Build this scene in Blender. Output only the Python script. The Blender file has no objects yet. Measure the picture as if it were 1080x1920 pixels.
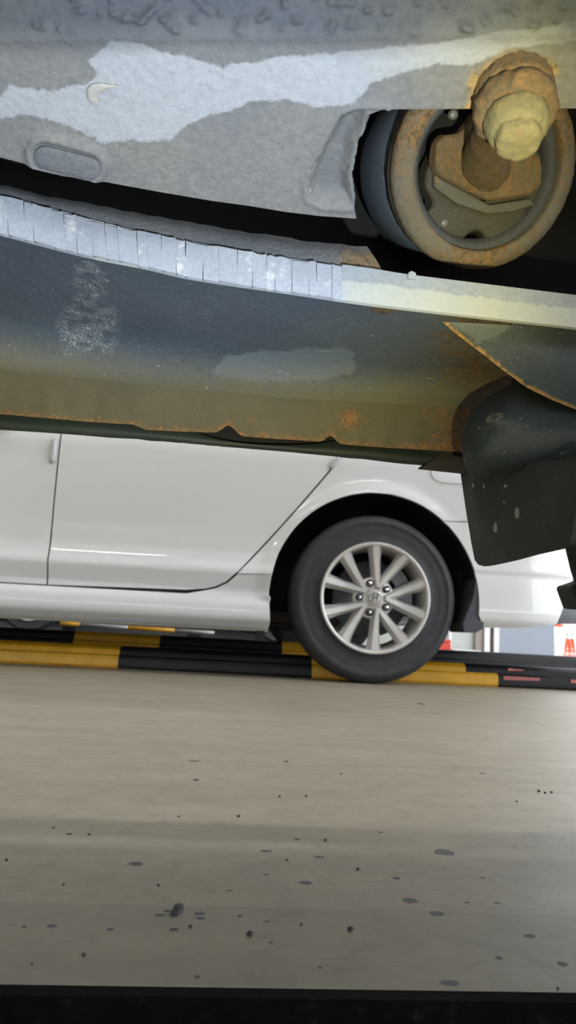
import bpy, bmesh, math, random
import numpy as np
from mathutils import Vector, Matrix
from mathutils.geometry import delaunay_2d_cdt
random.seed(7)
S = bpy.context.scene
COL = S.collection

# ------------------------------------------------------------------ camera
F = 1443.0                       # focal length in pixels of the 1080x1920 frame
H, YH, ROLL, YAW = 0.20, 1174.0, 0.052, 0.08
pitch = math.atan((YH - 960) / F)
fw = Vector((math.sin(YAW) * math.cos(pitch), math.cos(YAW) * math.cos(pitch), math.sin(pitch)))
r0 = Vector((math.cos(YAW), -math.sin(YAW), 0)); u0 = r0.cross(fw)
cr, sr = math.cos(ROLL), math.sin(ROLL)
rt = r0 * cr + u0 * sr; up = u0 * cr - r0 * sr
CAMP = Vector((0, 0, H))
cd = bpy.data.cameras.new('camera'); cam = bpy.data.objects.new('camera', cd); COL.objects.link(cam)
cd.sensor_fit = 'VERTICAL'; cd.sensor_height = 36; cd.sensor_width = 20.25
cd.lens = F / 1920 * 36; cd.clip_start = 0.01; cd.clip_end = 300
cam.matrix_world = Matrix(((rt.x, up.x, -fw.x, 0), (rt.y, up.y, -fw.y, 0), (rt.z, up.z, -fw.z, H), (0, 0, 0, 1)))
cd.dof.use_dof = True; cd.dof.focus_distance = 0.72; cd.dof.aperture_fstop = 13
S.camera = cam

def ray(px, py): return fw * F + rt * (px - 540) + up * (960 - py)
def P(px, py, Y):
    d = ray(px, py); return CAMP + d * (Y / d.y)
def PX(px, py, X):
    d = ray(px, py); return CAMP + d * (X / d.x)
def G(px, py, z=0.0):
    d = ray(px, py); return CAMP + d * ((z - H) / d.z)
def PP(px, py, p0, n):
    d = ray(px, py); return CAMP + d * ((p0 - CAMP).dot(n) / d.dot(n))

# ------------------------------------------------------------------ world, lamps, exposure
W = bpy.data.worlds.new('overcast_sky'); S.world = W; W.use_nodes = True
bg = W.node_tree.nodes['Background']; bg.inputs[0].default_value = (0.90, 0.94, 1.0, 1); bg.inputs[1].default_value = 3.7
S.view_settings.view_transform = 'Standard'; S.view_settings.look = 'None'
S.view_settings.exposure = 0.34; S.view_settings.gamma = 1.0; S.view_settings.use_curve_mapping = False

# hand torch held in the pit below the phone: LED beam with a cool core and a yellow rim
TORCH_W = 23.5
td = bpy.data.lights.new('hand_torch', 'SPOT'); to = bpy.data.objects.new('hand_torch', td); COL.objects.link(to)
td.energy = TORCH_W; td.spot_size = math.radians(120); td.spot_blend = 0.35; td.shadow_soft_size = 0.006
to.location = (0.09, 0.02, 0.115)
tgt = P(330, 330, 0.56)
to.rotation_euler = (tgt - to.location).to_track_quat('-Z', 'Y').to_euler()
td.use_nodes = True
nt = td.node_tree; em = nt.nodes['Emission']
tc = nt.nodes.new('ShaderNodeTexCoord'); dt = nt.nodes.new('ShaderNodeVectorMath'); dt.operation = 'DOT_PRODUCT'
dt.inputs[1].default_value = (0, 0, 1)
nt.links.new(tc.outputs['Normal'], dt.inputs[0])
ab = nt.nodes.new('ShaderNodeMath'); ab.operation = 'ABSOLUTE'; nt.links.new(dt.outputs['Value'], ab.inputs[0])
ac = nt.nodes.new('ShaderNodeMath'); ac.operation = 'ARCCOSINE'; nt.links.new(ab.outputs[0], ac.inputs[0])
mr = nt.nodes.new('ShaderNodeMapRange'); mr.inputs['From Max'].default_value = math.radians(60); nt.links.new(ac.outputs[0], mr.inputs['Value'])
rp = nt.nodes.new('ShaderNodeValToRGB'); cr_ = rp.color_ramp
cr_.elements[0].position = 0; cr_.elements[0].color = (0.78, 0.90, 1.0, 1)
cr_.elements[1].position = 1; cr_.elements[1].color = (0.012, 0.012, 0.008, 1)
for p, c in ((0.20, (0.76, 0.88, 1.0, 1)), (0.30, (0.82, 0.84, 0.66, 1)), (0.37, (0.72, 0.67, 0.34, 1)), (0.46, (0.26, 0.24, 0.12, 1)), (0.58, (0.05, 0.05, 0.035, 1))):
    e = cr_.elements.new(p); e.color = c
nt.links.new(mr.outputs[0], rp.inputs[0]); nt.links.new(rp.outputs[0], em.inputs['Color'])

# ------------------------------------------------------------------ materials
def nodes(name):
    m = bpy.data.materials.new(name); m.use_nodes = True
    n = m.node_tree.nodes; return m, n, m.node_tree.links, n['Principled BSDF']
def noise(n, l, scale, detail=6, rough=0.6, vec=None, dist=0.0):
    t = n.new('ShaderNodeTexNoise'); t.inputs['Scale'].default_value = scale; t.inputs['Detail'].default_value = detail
    t.inputs['Roughness'].default_value = rough; t.inputs['Distortion'].default_value = dist
    if vec is None:
        c = n.get('TC') or n.new('ShaderNodeTexCoord'); c.name = 'TC'; vec = c.outputs['Object']
    l.new(vec, t.inputs['Vector']); return t.outputs['Fac']
def ramp(n, l, fac, stops):
    r = n.new('ShaderNodeValToRGB'); e = r.color_ramp.elements
    while len(e) < len(stops): e.new(0.5)
    for i, (p, c) in enumerate(stops):
        e[i].position = p; e[i].color = (c, c, c, 1) if isinstance(c, (int, float)) else (*c, 1)
    l.new(fac, r.inputs[0]); return r.outputs[0]
def mix(n, l, fac, a, b, mode='MIX'):
    x = n.new('ShaderNodeMix'); x.data_type = 'RGBA'; x.blend_type = mode
    for sock, v in ((x.inputs[0], fac), (x.inputs[6], a), (x.inputs[7], b)):
        if hasattr(v, 'links') or hasattr(v, 'is_linked'): l.new(v, sock)
        elif isinstance(v, (int, float)): sock.default_value = v
        else: sock.default_value = (*v, 1)
    return x.outputs[2]
def math_(n, l, op, a, b=None):
    x = n.new('ShaderNodeMath'); x.operation = op
    for i, v in enumerate((a, b)):
        if v is None: continue
        if hasattr(v, 'is_linked'): l.new(v, x.inputs[i])
        else: x.inputs[i].default_value = v
    return x.outputs[0]
def bump(n, l, b, height, strength, dist=0.002):
    x = n.new('ShaderNodeBump'); x.inputs['Strength'].default_value = strength; x.inputs['Distance'].default_value = dist
    l.new(height, x.inputs['Height'])
    prev = b.inputs['Normal']
    if prev.is_linked: l.new(prev.links[0].from_socket, x.inputs['Normal'])
    l.new(x.outputs[0], prev)
def attr(n, l, name):
    a = n.new('ShaderNodeAttribute'); a.attribute_name = name; return a.outputs['Fac']
def simple(name, col, rough=0.5, metal=0.0, var=0.12, scale=40, bmp=0.0, coat=0.0, spec=0.5):
    m, n, l, b = nodes(name)
    f = noise(n, l, scale)
    c = mix(n, l, ramp(n, l, f, ((0.3, 0.0), (0.7, 1.0))), tuple(x * (1 - var) for x in col), tuple(min(1, x * (1 + var)) for x in col))
    l.new(c, b.inputs['Base Color']); b.inputs['Roughness'].default_value = rough; b.inputs['Metallic'].default_value = metal
    b.inputs['Coat Weight'].default_value = coat; b.inputs['Coat Roughness'].default_value = 0.04
    b.inputs['Specular IOR Level'].default_value = spec
    if bmp: bump(n, l, b, f, bmp)
    return m
def weathered(name, c0, c1, pale=None, rust=None, third=None, scale=60, bmp=0.35, rough=0.75, edge=0.35, fleck=0.0, veins=0.0):
    """two-tone grimy paint; m1 = pale dust patches, m2 = rust / mud patches, m3 = third tone (attributes hold signed distance)"""
    m, n, l, b = nodes(name)
    big = noise(n, l, scale * 0.12, 5); fine = noise(n, l, scale * 4, 8, 0.7); mid = noise(n, l, scale, 8, 0.65, dist=0.4)
    c = mix(n, l, ramp(n, l, big, ((0.35, 0.0), (0.65, 1.0))), c0, c1)
    c = mix(n, l, ramp(n, l, fine, ((0.35, 0.55), (0.7, 0.0))), c, tuple(x * 0.55 for x in c0))
    def patch(c, a, col, w, lo=0.45, hi=0.55):
        v = math_(n, l, 'ADD', attr(n, l, a), math_(n, l, 'ADD', math_(n, l, 'MULTIPLY', math_(n, l, 'SUBTRACT', mid, 0.5), w * 1.6), math_(n, l, 'MULTIPLY', math_(n, l, 'SUBTRACT', fine, 0.5), w * 0.8)))
        k = ramp(n, l, v, ((lo, 0.0), (hi, 1.0)))
        k2 = math_(n, l, 'MULTIPLY', k, ramp(n, l, fine, ((0.3, 0.72), (0.6, 1.0))))
        return mix(n, l, k2, c, col)
    if pale: c = patch(c, 'm1', pale, edge)
    if rust:
        rc = ramp(n, l, noise(n, l, scale * 2.2, 8, 0.75), ((0.34, tuple(x * 0.22 for x in rust)), (0.5, rust), (0.62, (min(1, rust[0] * 1.5), rust[1] * 1.35, rust[2] * 1.1)), (0.75, tuple(x * 0.6 for x in rust))))
        c = patch(c, 'm2', rc, 0.9, 0.3, 0.75)
    if third: c = patch(c, 'm3', third, edge, 0.1, 0.9)
    if fleck:
        f2 = noise(n, l, scale * 1.6, 2, 0.5, dist=2.5)
        c = mix(n, l, math_(n, l, 'MULTIPLY', ramp(n, l, f2, ((0.70, 0.0), (0.74, 1.0))), fleck), c, (0.5, 0.5, 0.47))
    if veins:
        v = n.new('ShaderNodeTexVoronoi'); v.feature = 'DISTANCE_TO_EDGE'; v.inputs['Scale'].default_value = scale * 5.5
        l.new(n['TC'].outputs['Object'], v.inputs['Vector'])
        k = math_(n, l, 'MULTIPLY', ramp(n, l, v.outputs['Distance'], ((0.02, 1.0), (0.09, 0.0))), ramp(n, l, attr(n, l, 'm4'), ((0.3, 0.0), (0.8, veins))))
        k = math_(n, l, 'MULTIPLY', k, ramp(n, l, mid, ((0.42, 0.0), (0.55, 1.0))))
        c = mix(n, l, k, c, (0.62, 0.62, 0.6))
    l.new(c, b.inputs['Base Color']); b.inputs['Roughness'].default_value = rough
    b.inputs['Specular IOR Level'].default_value = 0.3
    bump(n, l, b, fine, min(1, bmp), 0.0016); bump(n, l, b, mid, bmp * 0.8, 0.002)
    return m

M = {}
M['plate'] = weathered('undersealed_floor_pan', (0.19, 0.188, 0.192), (0.25, 0.236, 0.205), pale=(0.365, 0.37, 0.38), rust=(0.30, 0.21, 0.09), third=(0.075, 0.08, 0.092), scale=55, bmp=0.9)
M['ledge'] = weathered('grey_underseal', (0.15, 0.155, 0.165), (0.21, 0.205, 0.20), rust=(0.22, 0.16, 0.09), scale=90, bmp=0.8)
M['sealer'] = weathered('pale_seam_sealer', (0.50, 0.53, 0.58), (0.36, 0.38, 0.42), pale=(0.6, 0.61, 0.6), scale=80, bmp=0.4, rough=0.7)
M['strip'] = weathered('flange_coating', (0.40, 0.43, 0.46), (0.33, 0.36, 0.38), pale=(0.47, 0.48, 0.44), scale=70, bmp=0.35, rough=0.7)
M['sill'] = weathered('sill_underside', (0.095, 0.12, 0.155), (0.13, 0.155, 0.18), pale=(0.17, 0.205, 0.24), rust=(0.14, 0.09, 0.04), third=(0.165, 0.15, 0.095), scale=60, bmp=0.45, rough=0.6, fleck=0.5, veins=0.75)
M['flange'] = weathered('rusty_flange', (0.165, 0.14, 0.08), (0.13, 0.112, 0.068), pale=(0.3, 0.26, 0.15), rust=(0.27, 0.14, 0.05), scale=110, bmp=0.9)
M['skirt'] = weathered('dark_green_plastic', (0.03, 0.042, 0.04), (0.045, 0.06, 0.055), scale=120, bmp=0.2, rough=0.5)
M['black'] = simple('black_cavity_shade', (0.012, 0.012, 0.012), 0.9, bmp=0.3)  # near black; the colour stands in for shade in unlit cavities and gaps
M['liner'] = weathered('arch_liner_plastic', (0.022, 0.03, 0.032), (0.04, 0.05, 0.05), pale=(0.10, 0.10, 0.085), scale=60, bmp=0.25, rough=0.55, fleck=0.35)
M['archpanel'] = weathered('arch_panel_paint', (0.05, 0.065, 0.075), (0.09, 0.10, 0.10), pale=(0.12, 0.14, 0.15), rust=(0.3, 0.18, 0.06), scale=70, bmp=0.3, rough=0.55, fleck=0.4)
M['flap'] = weathered('mud_flap_rubber', (0.055, 0.05, 0.043), (0.08, 0.073, 0.06), scale=130, bmp=0.5, rough=0.8, fleck=0.25)
M['mud'] = simple('dried_mud', (0.32, 0.3, 0.24), 0.9, bmp=0.4)
M['rust'] = weathered('heavy_rust', (0.20, 0.145, 0.08), (0.29, 0.23, 0.13), rust=(0.27, 0.145, 0.055), scale=85, bmp=1.0, rough=0.85)
M['rust_pale'] = weathered('pale_olive_rust', (0.30, 0.26, 0.13), (0.24, 0.20, 0.10), rust=(0.32, 0.19, 0.06), scale=70, bmp=0.6, rough=0.8)
M['ring'] = weathered('rust_speckled_ring', (0.24, 0.20, 0.14), (0.31, 0.285, 0.23), rust=(0.28, 0.165, 0.07), pale=(0.4, 0.42, 0.42), scale=85, bmp=0.9, rough=0.8)
M['sleeve'] = weathered('blue_grey_rubber_sleeve', (0.10, 0.122, 0.155), (0.14, 0.162, 0.195), scale=60, bmp=0.3, rough=0.55, fleck=0.3)
M['bushrub'] = weathered('olive_bush_rubber', (0.07, 0.065, 0.05), (0.095, 0.088, 0.065), scale=80, bmp=0.3, rough=0.65)
M['bushring'] = weathered('grey_bush_rubber', (0.08, 0.085, 0.09), (0.12, 0.125, 0.13), scale=80, bmp=0.3, rough=0.65)
M['foot'] = weathered('grey_green_foot', (0.17, 0.17, 0.13), (0.13, 0.13, 0.11), rust=(0.25, 0.15, 0.06), scale=90, bmp=0.5)
M['rivet'] = simple('grey_rivet', (0.2, 0.2, 0.19), 0.5, 0.3)
M['lug'] = weathered('dusty_tyre_rubber', (0.028, 0.027, 0.024), (0.05, 0.048, 0.04), scale=90, bmp=0.4, rough=0.85)
M['paint_dark'] = simple('dark_green_paint', (0.02, 0.03, 0.028), 0.3, coat=0.6)
M['white'] = simple('white_car_paint', (0.74, 0.745, 0.755), 0.35, var=0.01, coat=0.9)
M['seam'] = simple('dark_seam', (0.03, 0.03, 0.032), 0.8)
M['grille'] = simple('dark_grey_trim', (0.05, 0.055, 0.065), 0.45)
M['chrome'] = simple('chrome', (0.75, 0.75, 0.77), 0.12, 1.0, 0.02)
M['guard'] = simple('clear_white_guard', (0.5, 0.5, 0.52), 0.15, var=0.03, coat=0.5)
M['tyre'] = simple('tyre_rubber', (0.032, 0.033, 0.036), 0.6, var=0.2, scale=25, spec=0.4)
M['alloy'] = simple('silver_alloy_paint', (0.66, 0.64, 0.61), 0.35, 0.35, 0.05, coat=0.3)
M['barrel'] = simple('alloy_barrel', (0.52, 0.49, 0.42), 0.42, 0.6, 0.08)
M['nutdark'] = simple('dark_nut_recess', (0.03, 0.03, 0.03), 0.5)
M['nut'] = simple('chrome_nut', (0.8, 0.8, 0.82), 0.15, 1.0, 0.02)
M['cap'] = simple('champagne_cap', (0.62, 0.58, 0.55), 0.35, 0.5, 0.05)
M['disc'] = simple('brake_metal', (0.20, 0.21, 0.23), 0.45, 0.6)
M['dark'] = simple('dark_underbody', (0.014, 0.013, 0.013), 0.8)
M['brown'] = simple('brown_underbody', (0.05, 0.035, 0.028), 0.8)
M['beige'] = simple('dirty_beige_sill', (0.26, 0.24, 0.20), 0.7)
M['yellow'] = simple('yellow_rail_paint', (0.58, 0.30, 0.01), 0.45, var=0.15, scale=12)
M['railblack'] = weathered('black_rail_paint', (0.007, 0.007, 0.008), (0.014, 0.014, 0.016), scale=30, bmp=0.3, rough=0.5)
M['pink'] = simple('faded_red_paint', (0.42, 0.13, 0.11), 0.6, var=0.3, scale=60)
M['glass'] = simple('dark_glass', (0.02, 0.025, 0.03), 0.05, var=0.0)
M['farpaint'] = simple('dark_far_paint', (0.03, 0.032, 0.036), 0.3, coat=0.5)
M['wall'] = simple('grey_green_wall', (0.50, 0.52, 0.48), 0.85, scale=3)
M['panel'] = simple('blue_grey_panel', (0.29, 0.32, 0.37), 0.6, var=0.04, scale=2)
M['post'] = simple('white_post', (0.80, 0.80, 0.78), 0.6, var=0.04)
M['brownpost'] = simple('brown_post', (0.12, 0.075, 0.05), 0.7)
M['taupe'] = simple('taupe_wall', (0.36, 0.31, 0.26), 0.8)
M['orange'] = simple('orange_paint', (0.85, 0.10, 0.03), 0.45)
M['redpaint'] = simple('red_paint', (0.6, 0.04, 0.02), 0.45)
M['greymetal'] = simple('grey_metal', (0.3, 0.3, 0.3), 0.45, 0.5)
M['roof'] = simple('roof_sheet', (0.55, 0.55, 0.54), 0.7)
M['stone'] = simple('dark_grit', (0.03, 0.03, 0.032), 0.8, bmp=0.5)
M['stoneL'] = simple('pale_grit', (0.35, 0.32, 0.28), 0.85, bmp=0.4)
M['leaf'] = simple('dry_leaf', (0.30, 0.16, 0.07), 0.8)
M['oil'] = simple('oil_spot', (0.055, 0.056, 0.062), 0.6, var=0.25, scale=150)
def tube_mat():
    m, n, l, b = nodes('tube_glow'); b.inputs['Emission Color'].default_value = (1, 0.96, 0.90, 1); b.inputs['Emission Strength'].default_value = 46
    b.inputs['Base Color'].default_value = (0.9, 0.9, 0.9, 1); return m
M['tube'] = tube_mat()

def concrete(nm='polished_concrete', k=1.0, scr=0.35):
    T = lambda *c: tuple(x * k for x in c)
    m, n, l, b = nodes(nm)
    c = n.new('ShaderNodeTexCoord'); c.name = 'TC'
    mp = n.new('ShaderNodeMapping'); mp.inputs['Scale'].default_value = (0.4, 1, 1); l.new(c.outputs['Object'], mp.inputs['Vector'])
    big = noise(n, l, 2.2, 5); st = noise(n, l, 9, 6, 0.6, mp.outputs[0]); fine = noise(n, l, 120, 6, 0.7)
    col = mix(n, l, ramp(n, l, big, ((0.3, 0.0), (0.7, 1.0))), T(0.30, 0.265, 0.19), T(0.375, 0.335, 0.25))
    col = mix(n, l, ramp(n, l, st, ((0.38, 0.22), (0.62, 0.0))), col, T(0.20, 0.18, 0.14))
    col = mix(n, l, ramp(n, l, fine, ((0.30, 0.35), (0.55, 0.0))), col, (0.22, 0.21, 0.19))
    mott = noise(n, l, 26, 8, 0.75, dist=0.6)
    col = mix(n, l, ramp(n, l, mott, ((0.36, 0.38), (0.52, 0.0))), col, T(0.19, 0.172, 0.135))
    col = mix(n, l, ramp(n, l, mott, ((0.58, 0.0), (0.72, 0.3))), col, T(0.46, 0.42, 0.34))
    grit_ = noise(n, l, 420, 4, 0.8)
    col = mix(n, l, ramp(n, l, grit_, ((0.28, 0.6), (0.40, 0.0))), col, T(0.12, 0.11, 0.095))
    # fine straight scratches along the bay
    mp2 = n.new('ShaderNodeMapping'); mp2.inputs['Scale'].default_value = (0.03, 1, 1); l.new(c.outputs['Object'], mp2.inputs['Vector'])
    sc = noise(n, l, 260, 3, 0.6, mp2.outputs[0])
    col = mix(n, l, math_(n, l, 'MULTIPLY', ramp(n, l, sc, ((0.64, 0.0), (0.72, scr))), ramp(n, l, big, ((0.45, 0.2), (0.6, 1.0)))), col, (0.17, 0.165, 0.155))
    v = n.new('ShaderNodeTexVoronoi'); v.inputs['Scale'].default_value = 22; l.new(c.outputs['Object'], v.inputs['Vector'])
    sp = math_(n, l, 'MULTIPLY', ramp(n, l, v.outputs['Distance'], ((0.035, 1.0), (0.06, 0.0))), ramp(n, l, noise(n, l, 5, 2), ((0.5, 0.0), (0.56, 0.85))))
    col = mix(n, l, sp, col, (0.09, 0.085, 0.08))
    l.new(col, b.inputs['Base Color'])
    l.new(ramp(n, l, st, ((0.3, 0.52), (0.7, 0.44))), b.inputs['Roughness'])
    bump(n, l, b, fine, 0.06, 0.001); b.inputs['Specular IOR Level'].default_value = 0.3
    return m
M['floor'] = concrete()
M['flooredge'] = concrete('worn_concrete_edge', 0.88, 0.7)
M['shadefloor'] = simple('shade_coloured_far_floor', (0.03, 0.029, 0.027), 0.6, scale=3)  # far bay floor coloured near black, standing in for shade under the cars
M['ground'] = simple('pale_yard_concrete', (0.62, 0.60, 0.58), 0.8, scale=2)
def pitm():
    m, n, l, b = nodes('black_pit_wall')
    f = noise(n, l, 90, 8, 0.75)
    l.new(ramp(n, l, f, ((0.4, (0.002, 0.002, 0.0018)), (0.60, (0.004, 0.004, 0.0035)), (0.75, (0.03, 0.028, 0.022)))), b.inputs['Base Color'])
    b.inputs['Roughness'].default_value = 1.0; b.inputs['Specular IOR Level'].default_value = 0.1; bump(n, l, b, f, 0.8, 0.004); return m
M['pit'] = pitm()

# ------------------------------------------------------------------ object helpers
def link(name, me, mat, parent=None, smooth=False):
    o = bpy.data.objects.new(name, me); COL.objects.link(o)
    if mat is not None and not me.materials: me.materials.append(M[mat])
    if parent is not None: o.parent = parent
    if smooth:
        for p in me.polygons: p.use_smooth = True
    return o
def bmobj(name, bm, mat, parent=None, smooth=False):
    me = bpy.data.meshes.new(name); bmesh.ops.recalc_face_normals(bm, faces=bm.faces); bm.to_mesh(me); bm.free()
    return link(name, me, mat, parent, smooth)
def pyobj(name, v, f, mat, parent=None, smooth=False):
    me = bpy.data.meshes.new(name); me.from_pydata([tuple(x) for x in v], [], f)
    bm = bmesh.new(); bm.from_mesh(me); bmesh.ops.recalc_face_normals(bm, faces=bm.faces); bm.to_mesh(me); bm.free()
    return link(name, me, mat, parent, smooth)
def thing(name, label, cat, loc=(0, 0, 0), group=None):
    o = bpy.data.objects.new(name, None); COL.objects.link(o); o.location = loc; o.empty_display_size = 0.1
    o['label'] = label; o['category'] = cat
    if group: o['group'] = group
    return o
def tag(o, label, cat, group=None):
    o['label'] = label; o['category'] = cat
    if group: o['group'] = group
    return o
def struct(o): o['kind'] = 'structure'; return o
def solid(o, t, off=-1.0):
    m = o.modifiers.new('sheet', 'SOLIDIFY'); m.thickness = t; m.offset = off; return o
def bev(o, w, seg=2, ang=35):
    m = o.modifiers.new('edge', 'BEVEL'); m.width = w; m.segments = seg; m.limit_method = 'ANGLE'; m.angle_limit = math.radians(ang); return o
def autosmooth(o, deg=40):
    me = o.data
    for p in me.polygons: p.use_smooth = True
    bm = bmesh.new(); bm.from_mesh(me)
    for e in bm.edges:
        if len(e.link_faces) == 2 and e.calc_face_angle(0) > math.radians(deg): e.smooth = False
    bm.to_mesh(me); bm.free(); return o
def box(name, x0, x1, y0, y1, z0, z1, mat, parent=None, b=0.0):
    v = [(x, y, z) for x in (x0, x1) for y in (y0, y1) for z in (z0, z1)]
    f = [(0, 1, 3, 2), (4, 6, 7, 5), (0, 4, 5, 1), (2, 3, 7, 6), (0, 2, 6, 4), (1, 5, 7, 3)]
    o = pyobj(name, v, f, mat, parent)
    if b: bev(o, b)
    return o
def spline(pts, n, closed=False):
    pts = [Vector(p) for p in pts]; m = len(pts); out = []
    seg = m if closed else m - 1
    d = [0.0]
    def cr(p0, p1, p2, p3, t): return 0.5 * ((2 * p1) + (p2 - p0) * t + (2 * p0 - 5 * p1 + 4 * p2 - p3) * t * t + (3 * p1 - p0 - 3 * p2 + p3) * t ** 3)
    dense = []
    for i in range(seg):
        a = pts[(i - 1) % m] if closed or i > 0 else pts[i]; b_ = pts[i]; c = pts[(i + 1) % m]
        e = pts[(i + 2) % m] if closed or i + 2 < m else c
        for k in range(12): dense.append(cr(a, b_, c, e, k / 12))
    dense.append(pts[0] if closed else pts[-1])
    for i in range(1, len(dense)): d.append(d[-1] + (dense[i] - dense[i - 1]).length)
    tot = d[-1]; j = 0; cnt = n if not closed else n + 1
    for k in range(cnt):
        s = tot * k / (cnt - 1)
        while j < len(d) - 2 and d[j + 1] < s: j += 1
        w = (s - d[j]) / max(1e-9, d[j + 1] - d[j]); out.append(dense[j].lerp(dense[j + 1], min(1, max(0, w))))
    return out[:-1] if closed else out
def resample(poly, step):
    out = []
    for i in range(len(poly)):
        a = Vector(poly[i]); b_ = Vector(poly[(i + 1) % len(poly)]); k = max(1, int(round((b_ - a).length / step)))
        for j in range(k): out.append(a.lerp(b_, j / k))
    return out
def inside(poly, pts):
    P_ = np.array(poly); x, y = pts[:, 0], pts[:, 1]; r = np.zeros(len(pts), bool); j = len(P_) - 1
    for i in range(len(P_)):
        xi, yi, xj, yj = P_[i, 0], P_[i, 1], P_[j, 0], P_[j, 1]
        if yi != yj: r ^= ((yi > y) != (yj > y)) & (x < (xj - xi) * (y - yi) / (yj - yi) + xi)
        j = i
    return r
def dist(poly, pts, closed=True):
    P_ = np.array(poly, float); D = np.full(len(pts), 1e9)
    for i in range(len(P_) if closed else len(P_) - 1):
        a = P_[i]; ab_ = P_[(i + 1) % len(P_)] - a
        t = np.clip(((pts - a) @ ab_) / max(1e-12, ab_ @ ab_), 0, 1)
        D = np.minimum(D, np.linalg.norm(pts - a - t[:, None] * ab_, axis=1))
    return D
def sdf(poly, pts): 
    d = dist(poly, pts); return np.where(inside(poly, pts), d, -d)
def soft(poly, width):                       # attribute function: 0.5 on the outline, 1 inside, 0 outside
    return lambda q: np.clip(0.5 + sdf(poly, q) / (2 * width), 0, 1)
def near(line, width, off=0.0):
    return lambda q: np.clip(1 - (dist(line, q, False) - off) / width, 0, 1)
def rim_sharp(me):
    bm = bmesh.new(); bm.from_mesh(me)
    for e in bm.edges:
        if e.is_boundary: e.smooth = False
    bm.to_mesh(me); bm.free()
def panel(name, outline, mapper, step, mat, parent=None, attrs=None, thick=0.002, toward=None, smooth=True, off=-1.0):
    """sheet with an exact outline (2-D), filled by a constrained triangulation, put into space by mapper(array)->list of points"""
    ol = resample(outline, step); A = np.array([(p[0], p[1]) for p in ol])
    lo, hi = A.min(0), A.max(0); g = []
    k = 0; y = lo[1] + step * 0.5
    while y < hi[1]:
        xs = np.arange(lo[0] + (step * 0.5 if k % 2 else 0), hi[0], step); g.append(np.stack([xs, np.full(len(xs), y)], 1)); y += step * 0.87; k += 1
    g = np.concatenate(g) if g else np.zeros((0, 2))
    if len(g):
        g = g[inside(A, g)]; 
    if len(g): g = g[dist(A, g) > step * 0.55]
    pts = [Vector((float(p[0]), float(p[1]))) for p in A] + [Vector((float(p[0]), float(p[1]))) for p in g]
    n = len(A)
    v, e, f, *_ = delaunay_2d_cdt(pts, [(i, (i + 1) % n) for i in range(n)], [], 1, 1e-6)
    q = np.array([(p.x, p.y) for p in v]); W_ = mapper(q)
    me = bpy.data.meshes.new(name); me.from_pydata([tuple(p) for p in W_], [], [tuple(t) for t in f])
    c = toward or CAMP
    me.update()
    s = sum((Vector(c) - p.center).dot(p.normal) * p.area for p in me.polygons)
    if s < 0: me.flip_normals()
    for nm, fn in (attrs or {}).items():
        a = me.attributes.new(nm, 'FLOAT', 'POINT'); a.data.foreach_set('value', np.asarray(fn(q), dtype=np.float32))
    o = link(name, me, mat, parent, smooth); rim_sharp(me)
    if thick: solid(o, thick, off)
    return o
def loft(name, rows, nu, nv, mat, parent=None, attrs=None, thick=0.002, disp=None, smooth=True):
    """rows of (px,py,Y) polylines -> surface; attrs take pixel coordinates"""
    R = [spline(r, nu) for r in rows]; cols = [spline([r[i] for r in R], nv) for i in range(nu)]
    q = np.array([(c.x, c.y) for col in cols for c in col]); v = [P(c.x, c.y, c.z) for col in cols for c in col]
    f = [(i * nv + j, (i + 1) * nv + j, (i + 1) * nv + j + 1, i * nv + j + 1) for i in range(nu - 1) for j in range(nv - 1)]
    me = bpy.data.meshes.new(name); me.from_pydata([tuple(p) for p in v], [], f); me.update()
    s = sum((CAMP - p.center).dot(p.normal) for p in me.polygons)
    if s < 0: me.flip_normals()
    if disp is not None:
        me.update(); dv = disp(q)
        for i, vt in enumerate(me.vertices): vt.co = vt.co + vt.normal * float(dv[i])
    for nm, fn in (attrs or {}).items():
        a = me.attributes.new(nm, 'FLOAT', 'POINT'); a.data.foreach_set('value', np.asarray(fn(q), dtype=np.float32))
    o = link(name, me, mat, parent, smooth); rim_sharp(me)
    if thick: solid(o, thick)
    return o
def lathe_mesh(name, prof, seg=48, a0=0.0, a1=2 * math.pi):
    """profile of (radius, height) about local Z"""
    full = abs(a1 - a0 - 2 * math.pi) < 1e-6; v = []; f = []; m = len(prof); n = seg if full else seg + 1
    for i in range(n):
        a = a0 + (a1 - a0) * i / seg
        for r, z in prof: v.append((r * math.cos(a), r * math.sin(a), z))
    for i in range(seg):
        j = (i + 1) % n
        for k in range(m - 1): f.append((i * m + k, j * m + k, j * m + k + 1, i * m + k + 1))
    me = bpy.data.meshes.new(name); me.from_pydata(v, [], f)
    bm = bmesh.new(); bm.from_mesh(me); bmesh.ops.remove_doubles(bm, verts=bm.verts, dist=1e-6)
    bmesh.ops.recalc_face_normals(bm, faces=bm.faces); bm.to_mesh(me); bm.free(); return me
def rough_disp(o, strength, size, sub=0):
    if sub: 
        m = o.modifiers.new('sub', 'SUBSURF'); m.subdivision_type = 'SIMPLE'; m.levels = m.render_levels = sub
    t = bpy.data.textures.new(o.name + '_rough', 'CLOUDS'); t.noise_scale = size; t.noise_depth = 3
    d = o.modifiers.new('rough', 'DISPLACE'); d.texture = t; d.strength = strength; d.mid_level = 0.5; d.texture_coords = 'GLOBAL'
    return o
def prism(name, pts2, mapf, depth_vec, mat, parent=None, b=0.0):
    """outline mapped to space by mapf, extruded along depth_vec"""
    a = [Vector(mapf(p)) for p in pts2]; n = len(a); v = a + [p + depth_vec for p in a]
    f = [tuple(range(n)), tuple(range(2 * n - 1, n - 1, -1))] + [(i, (i + 1) % n, n + (i + 1) % n, n + i) for i in range(n)]
    o = pyobj(name, v, f, mat, parent)
    if b: bev(o, b)
    return o

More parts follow.
